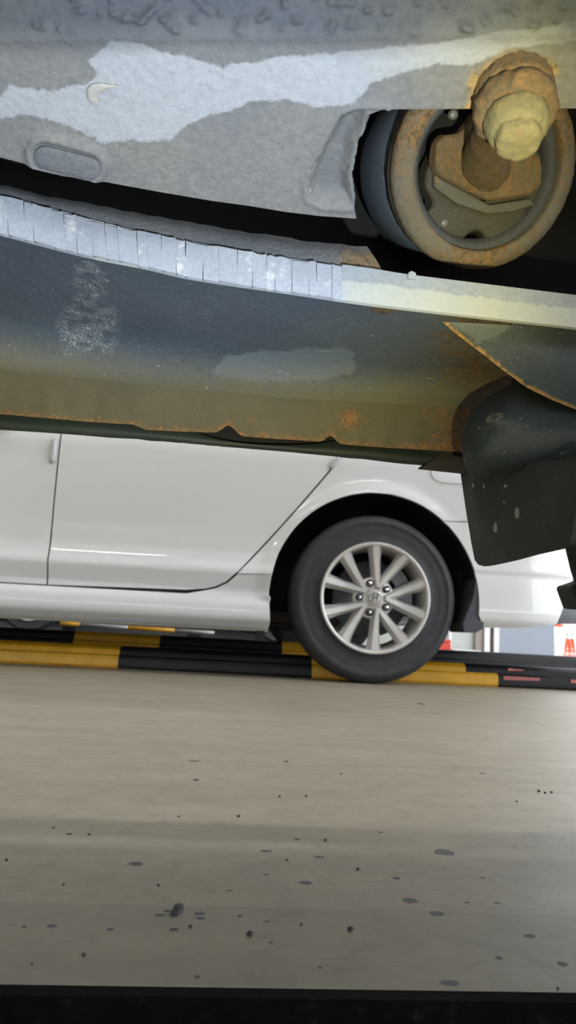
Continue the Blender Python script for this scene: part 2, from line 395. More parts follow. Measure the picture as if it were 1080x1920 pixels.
# ------------------------------------------------------------------ the setting
PITY = 0.5 * (G(0, 1847).y + G(1080, 1857).y)
YR1a, YR1b = G(60, 1247), G(1000, 1293)
YR1 = 0.5 * (YR1a.y + YR1b.y)
R2 = P(220, 1187, 4.33)
PIT2a, PIT2b = YR1 + 0.16, R2.y - 0.12
YB = 9.6
print('tyre back', 2.93 + .2, 'pit', PITY, 'rail1', YR1a, YR1b, 'rail2', R2)
struct(box('floor', -14, 16, G(540, 1703).y, PIT2a, -1.5, 0, 'floor'))
struct(box('floor_far', -14, 16, PIT2b, YB, -1.5, 0, 'shadefloor')); struct(box('floor_yard', -14, 40, YB, 80, -1.5, 0, 'ground')); struct(box('floor_side_yard', 16, 40, -30, YB, -1.5, 0, 'ground'))
struct(box('wall_light_blocker', -14.2, 4.4, -9.2, -9, 1.9, 4.2, 'wall'))  # unseen wall added to hold back sky light, open below for floor fill
YK0 = G(540, 1703).y
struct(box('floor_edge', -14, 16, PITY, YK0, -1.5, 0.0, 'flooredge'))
struct(box('floor_near', -14, 16, -9, -PITY, -1.5, 0, 'floor'))
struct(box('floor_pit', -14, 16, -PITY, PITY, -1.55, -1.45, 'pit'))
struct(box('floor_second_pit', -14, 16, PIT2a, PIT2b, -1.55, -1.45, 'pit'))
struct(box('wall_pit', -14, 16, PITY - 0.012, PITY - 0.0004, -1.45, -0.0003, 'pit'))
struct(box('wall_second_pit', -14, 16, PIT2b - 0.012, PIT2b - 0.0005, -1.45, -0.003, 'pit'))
xr = P(1036, 1210, YB).x
def wx(px): return P(px, 1210, YB).x
struct(box('wall_back', -14, wx(889), YB, YB + 0.2, 0, 4.2, 'wall'))
struct(box('wall_back_taupe', wx(889), wx(904), YB - 0.05, YB + 0.2, 0, 4.2, 'taupe'))
struct(box('trim_1', wx(904), wx(914), YB - 0.09, YB + 0.2, 0, 4.2, 'post'))
struct(box('trim_2', wx(914), wx(922), YB - 0.04, YB + 0.2, 0, 4.2, 'brownpost'))
struct(box('trim_3', wx(922), wx(931), YB - 0.09, YB + 0.2, 0, 4.2, 'post'))
struct(box('wall_back_panel', wx(931), wx(1036), YB - 0.06, YB + 0.2, 0, 4.2, 'panel'))
struct(box('wall_left', -14.2, -14, -9, YB + 0.2, 0, 4.2, 'wall'))
struct(box('ceiling', -14.2, 4.4, -9, YB + 0.2, 4.2, 4.4, 'roof'))
# ceiling tube lamps
for i, (x, y) in enumerate(((-4.5, 1.6), (-1.5, 1.6), (1.5, 1.6), (-4.5, 6.0), (-1.5, 6.0), (1.5, 6.0), (-4.5, -3.5), (-1.5, -3.5), (1.5, -3.5))):
    t = thing('tube_lamp', 'white ceiling tube lamp hung over the service bays', 'lamp', (x, y, 4.05), 'ceiling tube lamps')
    h = box('housing', -0.75, 0.75, -0.09, 0.09, 0.05, 0.15, 'post', t, 0.01)
    for s in (-0.045, 0.045):
        me = lathe_mesh('tube', [(0, -0.7), (0.016, -0.7), (0.016, 0.7), (0, 0.7)], 12)
        k = link('tube', me, 'tube', t, True); k.rotation_euler = (0, math.pi / 2, 0); k.location = (0, s, 0.025)

# ------------------------------------------------------------------ near vehicle above the pit
V = thing('pit_vehicle', 'underside of a dark off-road vehicle parked over the inspection pit', 'vehicle', (0.6, 0.0, 0.0))
V_inv = Vector((0.6, 0, 0))
def adopt(o):                              # keep world placement under the Empty
    o.parent = V; o.matrix_parent_inverse = Matrix.Translation(-V_inv); return o

# --- floor pan (large upper plate)
pa, pb, pc = P(300, 358, 0.50), P(800, 405, 0.50), P(540, 0, 0.385)
PN = (pb - pa).cross(pc - pa).normalized()
if PN.dot(CAMP - pa) < 0: PN = -PN
def plate_map(disp):
    def f(q):
        d = disp(q); return [PP(x, y, pa, PN) + PN * float(k) for (x, y), k in zip(q, d)]
    return f
def ell(q, cx, cy, rx, ry, ang):
    c, s = math.cos(ang), math.sin(ang); x = q[:, 0] - cx; y = q[:, 1] - cy
    return np.sqrt(((c * x + s * y) / rx) ** 2 + ((-s * x + c * y) / ry) ** 2)
def stad(q, ax, ay, bx, by): return dist([(ax, ay), (bx, by)], q, False)
recess = [(722, 206), (668, 206), (640, 216), (612, 262), (590, 305), (576, 345), (580, 372), (606, 384), (662, 386), (662, 380), (654, 330), (665, 270), (690, 215)]
rng = np.random.RandomState(3)
bumps = [(rng.uniform(-700, 1300), rng.uniform(-160, 55), rng.uniform(5, 12)) for _ in range(520)]
def plate_disp(q):
    d = np.zeros(len(q))
    s = sdf(recess, q); d -= 0.010 * np.clip((s + 4) / 22, 0, 1) ** 1.0            # pressed-in pocket beside the opening
    d += 0.0022 * np.exp(-((dist(recess, q) - 4) / 7) ** 2) * (s < 6)
    k = stad(q, 84, 288, 165, 310)                                                  # ring around the rubber plug
    d += 0.0035 * np.exp(-((k - 30) / 8) ** 2)
    d += 0.006 * np.clip((90 - q[:, 1]) / 90, 0, 1) ** 2 * -1
    for x, y, r in bumps:
        m = np.abs(q[:, 0] - x) < 3 * r
        if m.any(): d[m] += 0.0036 * np.exp(-(((q[m, 0] - x) / r) ** 2 + ((q[m, 1] - y) / (r * 0.7)) ** 2))
    d += 0.002 * np.exp(-((q[:, 1] - (70 - 0.01 * q[:, 0])) / 14) ** 2)
    return d
pale = [(165, 115), (210, 72), (262, 82), (300, 97), (370, 110), (420, 127), (520, 107), (640, 98), (760, 85), (1080, 40), (1400, 0), (1400, 100), (1080, 75), (960, 92), (880, 122), (820, 122), (760, 132), (700, 158), (660, 195), (600, 200), (540, 188), (480, 186), (430, 208), (388, 215), (342, 240), (320, 266), (250, 262), (190, 270), (140, 240), (60, 213), (0, 222), (-250, 215), (-250, 190), (0, 182), (20, 160), (100, 175), (130, 160), (165, 160), (178, 140)]
plate_out = [(-700, -180), (1400, -180), (1400, 205), (1040, 203), (880, 204), (722, 205), (690, 215), (665, 270), (654, 330), (662, 380), (668, 410), (600, 405), (540, 398), (467, 386), (400, 377), (300, 360), (207, 343), (120, 325), (62, 311), (0, 295), (-120, 262), (-330, 200), (-700, 90)]
stub_line = [(885, 210), (900, 150), (960, 108), (1030, 130)]
def m3f(q):
    return np.clip(np.clip(0.5 + (72 - q[:, 1] + 12 * np.sin(q[:, 0] * 0.012)) / 90, 0, 1) + 0.4 * np.clip((sdf(recess, q) - 6) / 14, 0, 1), 0, 1)  # darker along the top band and inside the pocket
fp = panel('floor_pan', plate_out, plate_map(plate_disp), 5.5, 'plate', None,
           {'m1': lambda q: np.maximum(soft(pale, 26)(q), 0.56 * np.clip(1 - np.abs(sdf(recess, q) - 3) / 16, 0, 1) * (q[:, 0] < 632) * (q[:, 1] < 365)), 'm2': near(stub_line, 34, 2), 'm3': m3f}, 0.003)
adopt(fp)
# rubber plug in the floor pan, a paint scab and a seam bulge
def on_plate(px, py, h=0.0): return PP(px, py, pa, PN) + PN * h
def plate_patch(name, outline, h, mat, step=4, attrs=None, dome=None):
    def mp(q):
        dd = dist(outline, q); return [on_plate(x, y, h + (dome(d_) if dome else 0)) for (x, y), d_ in zip(q, dd)]
    o = panel(name, outline, mp, step, mat, None, attrs, 0.0025); o.parent = fp; o.matrix_parent_inverse = fp.matrix_world.inverted(); return o
def stadium(ax, ay, bx, by, r, n=10):
    a0 = math.atan2(by - ay, bx - ax); out = []
    for i in range(n + 1): t = a0 + math.pi / 2 + math.pi * i / n; out.append((ax + r * math.cos(t), ay + r * math.sin(t)))
    for i in range(n + 1): t = a0 - math.pi / 2 + math.pi * i / n; out.append((bx + r * math.cos(t), by + r * math.sin(t)))
    return out
def parented(o, p):
    o.parent = p; o.matrix_parent_inverse = Matrix.Translation(-V_inv) if p is V else Matrix.Identity(4); return o
g = plate_patch('rubber_plug', stadium(86, 292, 168, 313, 22), 0.0028, 'plug' if 'plug' in M else 'ledge', 4, None, lambda d_: 0.0012 * min(1, d_ / 8)); g['label'] = 'oval grey rubber plug'
sc = plate_patch('paint_scab', [(163, 165), (172, 155), (190, 152), (222, 158), (200, 165), (186, 172), (182, 180), (188, 188), (180, 188), (172, 194), (165, 182)], 0.002, 'stoneL', 3, None, lambda d_: 0.001 * min(1, d_ / 4)); sc['label'] = 'curled flake of pale peeling underseal'

# --- edge lines of the sill assembly, in pixels
TOP = [(-700, 195), (-260, 305), (-100, 342), (0, 365), (109, 394), (238, 428), (389, 459), (560, 487), (725, 509), (890, 530), (1080, 553), (1300, 578)]
BOT = [(-700, 262), (-260, 372), (-100, 412), (0, 437), (155, 477), (275, 501), (363, 521), (560, 550), (675, 567), (805, 583), (1080, 614), (1300, 640)]
LED = [(-700, 181), (-260, 290), (-100, 328), (0, 347), (109, 371), (311, 410), (560, 449), (640, 459), (688, 461)]
def yl(line, x): return float(np.interp(x, [p[0] for p in line], [p[1] for p in line]))
YS = 0.565
# flange strip (backing) and dark ledge above it
def trip(line, Y, dy=0): return [(x, y + dy, Y) for x, y in line]
fs = loft('seam_flange', [trip(TOP, YS + 0.004), trip([(a[0], yl(TOP, a[0]) * 0.5 + yl(BOT, a[0]) * 0.5) for a in TOP], YS + 0.004), trip(BOT, YS)], 160, 9, 'strip', None,
          {'m1': lambda q: np.clip(0.25 + 0.5 * np.sin(q[:, 0] * 0.021) * np.cos(q[:, 0] * 0.008 + 1), 0, 1)}, 0.003); adopt(fs)
lg = loft('inner_ledge', [trip(LED, YS + 0.020), trip([(x, y + 0.4 * (yl(TOP, x) - y)) for x, y in LED[:-1]] + [(706, 486)], YS + 0.012), trip([(x, yl(TOP, x) + 6) for x, y in LED[:-1]] + [(722, 515)], YS + 0.009)], 90, 10, 'ledge', None,
          {'m2': near([(655, 488), (715, 495)], 40)}, 0.003, disp=lambda q: 0.0006 * np.sin(q[:, 0] * 0.03 + 3 * np.sin(q[:, 0] * 0.011)) + 0.0004 * np.sin(q[:, 0] * 0.13)); adopt(lg)
# cracked seam sealer, piece by piece, on the flange
x = -695.0; k = 0
while x < 640:
    w = random.choice((17, 21, 26, 30, 34)) + random.uniform(-3, 3); x1 = x + w
    gap = random.choice((0.25, 0.35, 0.5, 0.9)); lift = -0.0028 - random.random() * 0.0006
    sk = random.uniform(-2.5, 1.0)
    tj = [random.uniform(-1.5, 4.0) for _ in range(3)]; bj = random.uniform(-2, 1)
    xs = [x, (x + x1) / 2, x1 - gap]
    rows = [[(xx + sk, yl(TOP, xx) + tj[i], YS + lift + 0.003) for i, xx in enumerate(xs)],
            [(xx, (yl(TOP, xx) + yl(BOT, xx)) / 2, YS + lift) for xx in xs],
            [(xx - sk, yl(BOT, xx) + bj, YS + lift - 0.002) for xx in xs]]
    rv = random.choice((0.22, 0.3, 0.38, 0.46, 0.52))
    o = loft('sealer_piece', rows, 4, 5, 'sealer', None, {'m1': lambda q, r_=rv: np.clip(r_ * 0.9 + (q[:, 1] * 0.0), 0, 1)}, 0.0025); parented(o, fs)
    x = x1; k += 1
o = loft('sealer_piece', [[(xx, yl(TOP, xx) - (2 if xx < 760 else 0), YS - 0.001) for xx in (642, 700, 760, 850, 950, 1080, 1290)],
                          [(xx, (yl(TOP, xx) + yl(BOT, xx)) / 2, YS - 0.003) for xx in (642, 700, 760, 850, 950, 1080, 1290)],
                          [(xx, yl(BOT, xx), YS - 0.005) for xx in (642, 700, 760, 850, 950, 1080, 1290)]], 60, 8, 'strip', None,
         {'m1': lambda q: np.clip(0.3 + (q[:, 1] - np.interp(q[:, 0], [p[0] for p in TOP], [p[1] for p in TOP]) - 18) / 40, 0, 1)}, 0.003); parented(o, fs)
tb = prism('sealer_tab', [(765, 522), (766, 511), (772, 508), (780, 512), (780, 524)], lambda p: P(p[0], p[1], YS - 0.004), Vector((0, 0.006, 0)), 'strip', None); parented(tb, fs)

# --- sill underside
FL = [(-700, 714), (-260, 752), (-100, 766), (0, 776), (155, 790), (249, 796), (275, 806), (340, 809), (399, 811), (408, 810), (416, 805), (422, 800), (428, 797.5), (434, 800), (440, 806), (447, 813), (456, 818), (520, 823), (560, 825), (600, 828), (608, 825), (613, 820), (619, 817.5), (625, 820), (631, 827), (640, 833), (735, 840), (865, 847), (960, 853)]
CREASE = [(-700, 596), (-260, 655), (0, 690), (150, 705), (300, 726), (560, 748), (750, 758), (870, 766), (960, 772)]
def cr_y(x): return yl(CREASE, x)
xs = (-700, -260, -100, 0, 150, 300, 450, 560, 700, 800, 960)
sill = loft('sill', [[(x, yl(BOT, x) - 6, YS + 0.004) for x in xs], [(x, yl(BOT, x) * 0.68 + cr_y(x) * 0.32, 0.662) for x in xs],
                     [(x, yl(BOT, x) * 0.36 + cr_y(x) * 0.64, 0.747) for x in xs], [(x, cr_y(x) - 14, 0.783) for x in xs], [(x, cr_y(x) + 3, 0.7935) for x in xs]], 150, 46, 'sill', None,
            {'m1': soft([(395, 700), (420, 668), (480, 660), (560, 655), (640, 650), (665, 660), (662, 700), (600, 715), (480, 715)], 26),
             'm2': lambda q: np.clip(np.clip((q[:, 0] - 740) / 200, 0, 0.75) + np.clip(1 - np.hypot((q[:, 0] - 720) / 60, (q[:, 1] - 580) / 14), 0, 1), 0, 1),
             'm3': lambda q: np.clip((q[:, 1] - np.interp(q[:, 0], [p[0] for p in CREASE], [p[1] for p in CREASE]) + 85) / 90, 0, 1),  # blends to olive towards the crease
             'm4': soft([(140, 480), (190, 480), (200, 560), (225, 590), (215, 660), (120, 665), (105, 600), (140, 560)], 18)}, 0.003,
            disp=lambda q: 0.004 * np.exp(-((q[:, 1] - 690 - 0.12 * q[:, 0]) / 25) ** 2) * np.clip((260 - q[:, 0]) / 200, 0, 1)); adopt(sill)
fl_out = [(x, cr_y(x) - 4) for x in (-700, -260, 0, 150, 300, 560, 750, 870, 930)] + [(960, 768), (960, 853)] + FL[::-1][1:]
def fl_map(q):
    out = []
    for x, y in q:
        t = (y - cr_y(x)) / max(10, yl(FL, x) - cr_y(x))
        w = 0.0016 * math.sin(x * 0.045) + 0.0012 * math.sin(x * 0.11 + 1) 
        if 200 < x < 320: w -= 0.0025 * math.exp(-((x - 285) / 22) ** 2 - ((y - 778) / 20) ** 2)
        w -= 0.004 * math.exp(-((x - 655) / 22) ** 2 - ((y - 785) / 16) ** 2)
        w += 0.005 * (math.exp(-((x - 428) / 22) ** 2) + math.exp(-((x - 619) / 20) ** 2)) * max(0, t)
        out.append(P(x, y, 0.791 + 0.009 * min(1, max(0, t)) + w * min(1, max(0, t * 1.6))))
    return out
FLn = [(p[0], p[1]) for p in FL]
flg = panel('pinch_weld_flange', fl_out, fl_map, 5, 'flange', None,
            {'m2': lambda q: np.clip(0.62 - dist(FLn, q, False) / 30, 0, 1) + np.clip((q[:, 0] - 740) / 200, 0, 0.5) + 0.7 * np.exp(-(((q[:, 0] - 655) / 30) ** 2 + ((q[:, 1] - 785) / 22) ** 2)) + 0.5 * np.exp(-(((q[:, 0] - 470) / 14) ** 2 + ((q[:, 1] - 785) / 12) ** 2)),
             'm1': lambda q: np.clip(0.42 - dist(FLn, q, False) / 60, 0, 0.5)}, 0.005); adopt(flg)
# outer rocker cover below the flange
SK = [(-700, 762), (-260, 789), (0, 805), (207, 820), (560, 849), (790, 872)]
YK = 0.845
skx = (-700, -260, 0, 207, 400, 560, 700, 790, 868)
sk_ = loft('rocker_cover', [[(x, yl(SK, min(x, 790)) - (70 if x < 250 else 15 if x < 650 else 45), YK + (0.002 if 250 < x < 650 else 0.012)) for x in skx], [(x, yl(SK, min(x, 790)) - (10 if 250 < x < 650 else 22), YK) for x in skx], [(x, yl(SK, min(x, 790)) - 3, YK + 0.002) for x in skx], [(x, yl(SK, min(x, 790)) + 0.5, YK + 0.012) for x in skx],
                            [(x, yl(SK, min(x, 790)) - 12, YK + 0.05) for x in skx]], 60, 20, 'skirt', None, None, 0.002); adopt(sk_)
adopt(box('rocker_gap_shade', -1.5, 0.26, 0.862, 0.866, 0.405, 0.52, 'black'))  # added black sheet, stands in for the shadow gap under the flange
bk = prism('end_bracket', [(790, 879), (812, 862), (832, 846), (858, 843), (880, 848), (884, 889)], lambda p: P(p[0], p[1], 0.835), Vector((0, 0.022, 0.004)), 'flap', None, 0.002); adopt(bk)
# arch panel running into the wheel well
AP = [(803, 580), (1080, 610), (1330, 636), (1330, 900), (1180, 812), (1080, 768), (1030, 748), (985, 725), (935, 688), (895, 656), (850, 622)]
APL = [(803, 582), (850, 622), (895, 656), (935, 688), (985, 725), (1030, 748), (1080, 768), (1180, 812), (1330, 900)]
def ap_map(q):
    dd = dist(APL, q, False); return [P(x, y, 0.605 + 0.012 * math.sin(min(1.5, d_ / 60)) * -1 + 0.03 * max(0, (y - 610) / 200)) for (x, y), d_ in zip(q, dd)]
ap = panel('arch_panel', AP, ap_map, 6, 'archpanel', None, {'m2': lambda q: np.clip(0.95 - dist(APL, q, False) / 13, 0, 1), 'm1': soft([(830, 592), (960, 606), (930, 640), (890, 640)], 30)}, 0.003); adopt(ap)
# plastic liner bulge above the flap
LI = [(968, 716), (930, 736), (897, 757), (876, 785), (866, 815), (866, 850), (876, 886), (915, 891), (990, 884), (1080, 870), (1330, 850), (1330, 700), (1080, 745), (1010, 730)]
def li_map(q):
    dd = dist(LI, q); return [P(x, y, 0.70 - 0.03 * (1 - math.exp(-d_ / 22)) - 0.02 * math.exp(-(((x - 925) / 35) ** 2 + ((y - 785) / 22) ** 2)) * 0.5 - 0.00018 * max(0, x - 870)) for (x, y), d_ in zip(q, dd)]
li = panel('arch_liner', LI, li_map, 6, 'liner', None, {'m1': lambda q: 0.75 * np.clip(1 - np.abs(ell(q, 927, 783, 22, 9, -0.35) - 0.6) / 0.6, 0, 1)}, 0.003); adopt(li)
# dark filler body behind liner and sill end
XF = PX(885, 1040, 1.0)
def flap_x():
    a = P(872, 980, 0.84); return a.x
FX = flap_x() 
fo = [(861, 872), (866, 905), (874, 960), (884, 1020), (890, 1050), (897, 1059), (908, 1062), (925, 1059), (960, 1051), (1000, 1040), (1052, 1028), (1068, 1022), (1100, 860)]
def flap_map(q): return [PX(x, y, FX - 0.004 * math.sin((y - 880) / 60.0)) for x, y in q]
fp_ = panel('mud_flap', fo, flap_map, 7, 'flap', None, None, 0.006); adopt(fp_)
for (x, y, w, h) in ((968, 962, 4, 12), (928, 990, 3, 11), (947, 911, 2.5, 3), (906, 912, 1.2, 4), (886, 910, 1.2, 4), (944, 942, 1.2, 2)):
    pts = [(x + w * math.cos(a) * random.uniform(.7, 1.1), y + h * math.sin(a) * random.uniform(.8, 1.1)) for a in [i * math.pi / 4 for i in range(8)]]
    o = prism('mud_splash', pts, lambda p: PX(p[0], p[1], FX - 0.004 * math.sin((p[1] - 880) / 60.0) - 0.0012), Vector((0.001, 0, 0)), 'mud', None); parented(o, fp_)

# --- suspension bush seen through the opening of the floor pan
BC = P(907, 316, 0.635)
vd = (BC - CAMP).normalized(); lf = (P(703, 318, 0.635) - BC); lf = (lf - vd * lf.dot(vd)).normalized()
bx_ = vd * math.cos(math.radians(25)) + lf * math.sin(math.radians(25)); bx_.normalize()      # axis, away from the camera
bz = -bx_; bxx = (-lf - bz * (-lf).dot(bz)).normalized(); byy = bz.cross(bxx)
BM = Matrix(((bxx.x, byy.x, bz.x, BC.x), (bxx.y, byy.y, bz.y, BC.y), (bxx.z, byy.z, bz.z, BC.z), (0, 0, 0, 1)))
RB = 183 / F * (BC - CAMP).dot(fw)
print('bush R', RB, 'centre', BC)
bush = link('suspension_bush', lathe_mesh('suspension_bush', [(RB * .985, -.004), (RB * 1.0, 0.0), (RB * .985, .006), (RB * .90, .012), (RB * .80, .013), (RB * .785, .008), (RB * .785, -.03), (RB * .90, -.032), (RB * .97, -.02), (RB * .985, -.004)], 96), 'ring', None, True)
bush.matrix_world = BM; 
bush.parent = V; bush.matrix_parent_inverse = Matrix.Translation(-V_inv)
bush['label'] = 'rusty steel bushing ring behind the floor pan opening'
a_ = bush.data.attributes.new('m2', 'FLOAT', 'POINT')
a_.data.foreach_set('value', np.array([0.42 + 0.2 * math.sin(3 * math.atan2(v.co.y, v.co.x)) for v in bush.data.vertices], dtype=np.float32))
rough_disp(bush, 0.0018, 0.006, 1)
def bpart(name, me, mat, smooth=True):
    o = link(name, me, mat, bush, smooth); return o
sl = bpart('rubber_sleeve', lathe_mesh('rubber_sleeve', [(RB * .76, -.03), (RB * .88, -.034), (RB * .93, -.042), (RB * .96, -.07), (RB * .96, -.105), (RB * .90, -.125), (RB * .6, -.125)], 96), 'sleeve')
sl['label'] = 'blue-grey rubber outer sleeve'
ir = bpart('inner_ring', lathe_mesh('inner_ring', [(RB * .79, .004), (RB * .775, .006), (RB * .70, -.002), (RB * .685, -.008), (RB * .69, -.04), (RB * .79, -.04)], 80), 'bushring')
bpart('back_disc', lathe_mesh('back_disc', [(0, -.042), (RB * .80, -.042), (RB * .80, -.05), (0, -.05)], 48), 'black')
def bl(px, py, h=0.0):                     # pixel -> local point on the bush's front plane, raised by h
    w = PP(px, py, BC + bz * h, bz); return BM.inverted() @ w
def bprism(name, pts, h0, h1, mat, b=0.002, sub=False):
    a = [bl(x, y, h1) for x, y in pts]; n = len(a); v = a + [Vector((p.x, p.y, h0)) for p in a]
    f = [tuple(range(n)), tuple(range(2 * n - 1, n - 1, -1))] + [(i, (i + 1) % n, n + (i + 1) % n, n + i) for i in range(n)]
    o = pyobj(name, v, f, mat, bush)
    if b: bev(o, b, 3)
    return o
lobe = spline([(830, 262), (815, 285), (800, 320), (795, 352), (812, 380), (800, 402), (822, 428), (850, 444), (872, 449), (880, 440), (895, 433), (908, 440), (915, 455), (950, 460), (985, 452), (1003, 440), (985, 410), (990, 392), (1012, 380), (1020, 340), (1018, 290), (990, 255), (900, 240)], 64, True) if False else [(832, 258), (818, 285), (802, 318), (797, 350), (816, 381), (801, 400), (822, 428), (850, 444), (872, 449), (880, 439), (894, 432), (907, 439), (916, 455), (950, 460), (985, 452), (1003, 438), (984, 412), (990, 393), (1010, 376), (1019, 340), (1017, 290), (990, 252), (900, 235)]
bprism('bush_rubber', lobe, -0.03, -0.004, 'bushrub', 0.004)
for (x, y, r, h) in ((833, 418, 9, -.004), (970, 443, 9, -.004), (850, 215, 9, .003)):
    c = bl(x, y, h); rr = r / F * 0.66
    o = bpart('rivet', lathe_mesh('rivet', [(rr, -.003), (rr, .0008), (rr * .7, .0022), (0, .0026)], 16), 'rivet'); o.location = c
brk = bprism('bracket', [(823, 262), (838, 252), (868, 250), (900, 205), (960, 225), (1000, 280), (1016, 292), (1020, 312), (1018, 350), (996, 366), (950, 374), (918, 376), (880, 360), (840, 340), (822, 330), (818, 300)], -0.008, 0.014, 'rust', 0.005)
rough_disp(brk, 0.0022, 0.008); brk['label'] = 'rusted steel bracket'
brk2 = bprism('bracket_foot', [(815, 300), (826, 268), (836, 262), (830, 335), (880, 362), (920, 384), (996, 372), (1006, 385), (960, 398), (915, 402), (860, 385), (816, 352)], -0.010, 0.004, 'foot', 0.003); rough_disp(brk2, 0.0015, 0.008)
# stud: arm from the bracket up to the floor pan, capped collar stack pointing at the viewer
def skin_path(name, pts, mat, seg=28, parent=None):
    """tube through (point, radius) pairs"""
    n = len(pts); v = []; f = []
    for i, (p, r) in enumerate(pts):
        t = (pts[min(n - 1, i + 1)][0] - pts[max(0, i - 1)][0]).normalized(); a = t.cross(Vector((0.2, 0.9, 0.3))).normalized(); b_ = t.cross(a)
        for k in range(seg): an = 2 * math.pi * k / seg; v.append(p + a * r * math.cos(an) + b_ * r * math.sin(an))
    for i in range(n - 1):
        for k in range(seg): f.append((i * seg + k, i * seg + (k + 1) % seg, (i + 1) * seg + (k + 1) % seg, (i + 1) * seg + k))
    f += [tuple(range(seg)), tuple(range(n * seg - seg, n * seg))]
    return pyobj(name, v, f, mat, parent, True)
s = lambda px, Y: px / F * Y * 1.06
def tube_px(name, lst, mat, rough=0.0018, size=0.006):
    raw = [Vector((a, b_, Y)) for a, b_, Y, r in lst]; rad = [r for *_, r in lst]
    dense = []
    for i in range(len(lst) - 1):
        for k in range(5):
            t = k / 5; q = raw[i].lerp(raw[i + 1], t); dense.append((P(q.x, q.y, q.z), s(rad[i] * (1 - t) + rad[i + 1] * t, q.z)))
    dense.append((P(*raw[-1]), s(rad[-1], raw[-1].z)))
    o = skin_path(name, dense, mat, 36); bpy.context.view_layer.update()
    o.parent = bush; o.matrix_parent_inverse = (Matrix.Translation(V_inv) @ Matrix.Translation(-V_inv) @ BM).inverted()
    rough_disp(o, rough, size); return o
a1 = tube_px('stud_arm', [(908, 330, .648, 50), (910, 300, .615, 48), (920, 262, .575, 42), (932, 225, .54, 44), (945, 195, .50, 46)], 'rust', 0.004, 0.007)
TB = on_plate(963, 172); TE = P(972, 272, TB.y - 0.012); ax_ = (TE - TB).normalized(); TL = (TE - TB).length; k_ = (TB - CAMP).dot(fw) / F
def stub(name, prof2, mat, rough, size):
    me = lathe_mesh(name, [(r_ * k_, t_ * TL) for r_, t_ in prof2], 72)
    for p_ in me.polygons: p_.use_smooth = True
    o = link(name, me, mat); q_ = ax_.to_track_quat('Z', 'Y').to_matrix().to_4x4(); W_ = Matrix.Translation(TB) @ q_
    o.parent = bush; o.matrix_parent_inverse = BM.inverted(); o.matrix_basis = W_
    rough_disp(o, rough, size, 1); return o
c1 = stub('stud_collar', [(0, -.25), (66, -.25), (70, -.15), (73, 0), (74, .12), (72, .20), (60, .21), (0, .21)], 'rust', 0.004, 0.006); c1['label'] = 'rusted upper collar'
c2 = stub('stud_collar', [(0, .21), (60, .21), (68, .225), (75, .26), (77, .36), (74, .44), (66, .50), (50, .52), (0, .52)], 'rust', 0.0035, 0.006)
c3 = stub('stud_cap', [(0, .46), (52, .48), (58, .52), (58, .60), (54, .72), (48, .82), (42, .85), (41, .92), (39, .97), (33, 1.0), (20, 1.01), (0, 1.015)], 'rust_pale', 0.003, 0.008); c3['label'] = 'olive-coloured rounded cap'

# --- dark structure behind and above: box that closes the underside
adopt(box('inner_sill_wall', -1.6, 1.3, 0.80, 0.81, 0.44, 0.80, 'black'))
adopt(box('cavity_roof', -1.6, 1.3, 0.30, 0.80, 0.76, 0.78, 'black'))
adopt(box('frame_rail', -1.6, 1.3, -0.80, 0.30, 0.66, 0.74, 'black'))
# painted body shell above (bulk that shades the underside)
prof_ = [(0.87, 0.44), (0.89, 0.60), (0.90, 0.85), (0.86, 1.05), (0.70, 1.65), (0.60, 1.72)]
pts = [(0.85, 0.80), (0.855, 0.46)] + prof_ + [(-y, z) for y, z in prof_[::-1]] + [(-0.855, 0.46), (-0.85, 0.80)]
n_ = len(pts); sx = [-1.5, -1.45, 0.18, 1.15, 2.6, 2.75]
v = []; f = []
for xi, xx in enumerate(sx):
    for (y, z) in pts:
        zz = z
        if 0.18 <= xx <= 1.15 and z < 0.85: zz = max(z, 0.82)
        v.append((xx, y * (0.96 if xi in (0, len(sx) - 1) else 1), zz))
for i in range(len(sx) - 1):
    for k in range(n_): f.append((i * n_ + k, i * n_ + (k + 1) % n_, (i + 1) * n_ + (k + 1) % n_, (i + 1) * n_ + k))
f += [tuple(range(n_)), tuple(range((len(sx) - 1) * n_, len(sx) * n_))]
adopt(pyobj('body_shell', v, f, 'paint_dark'))

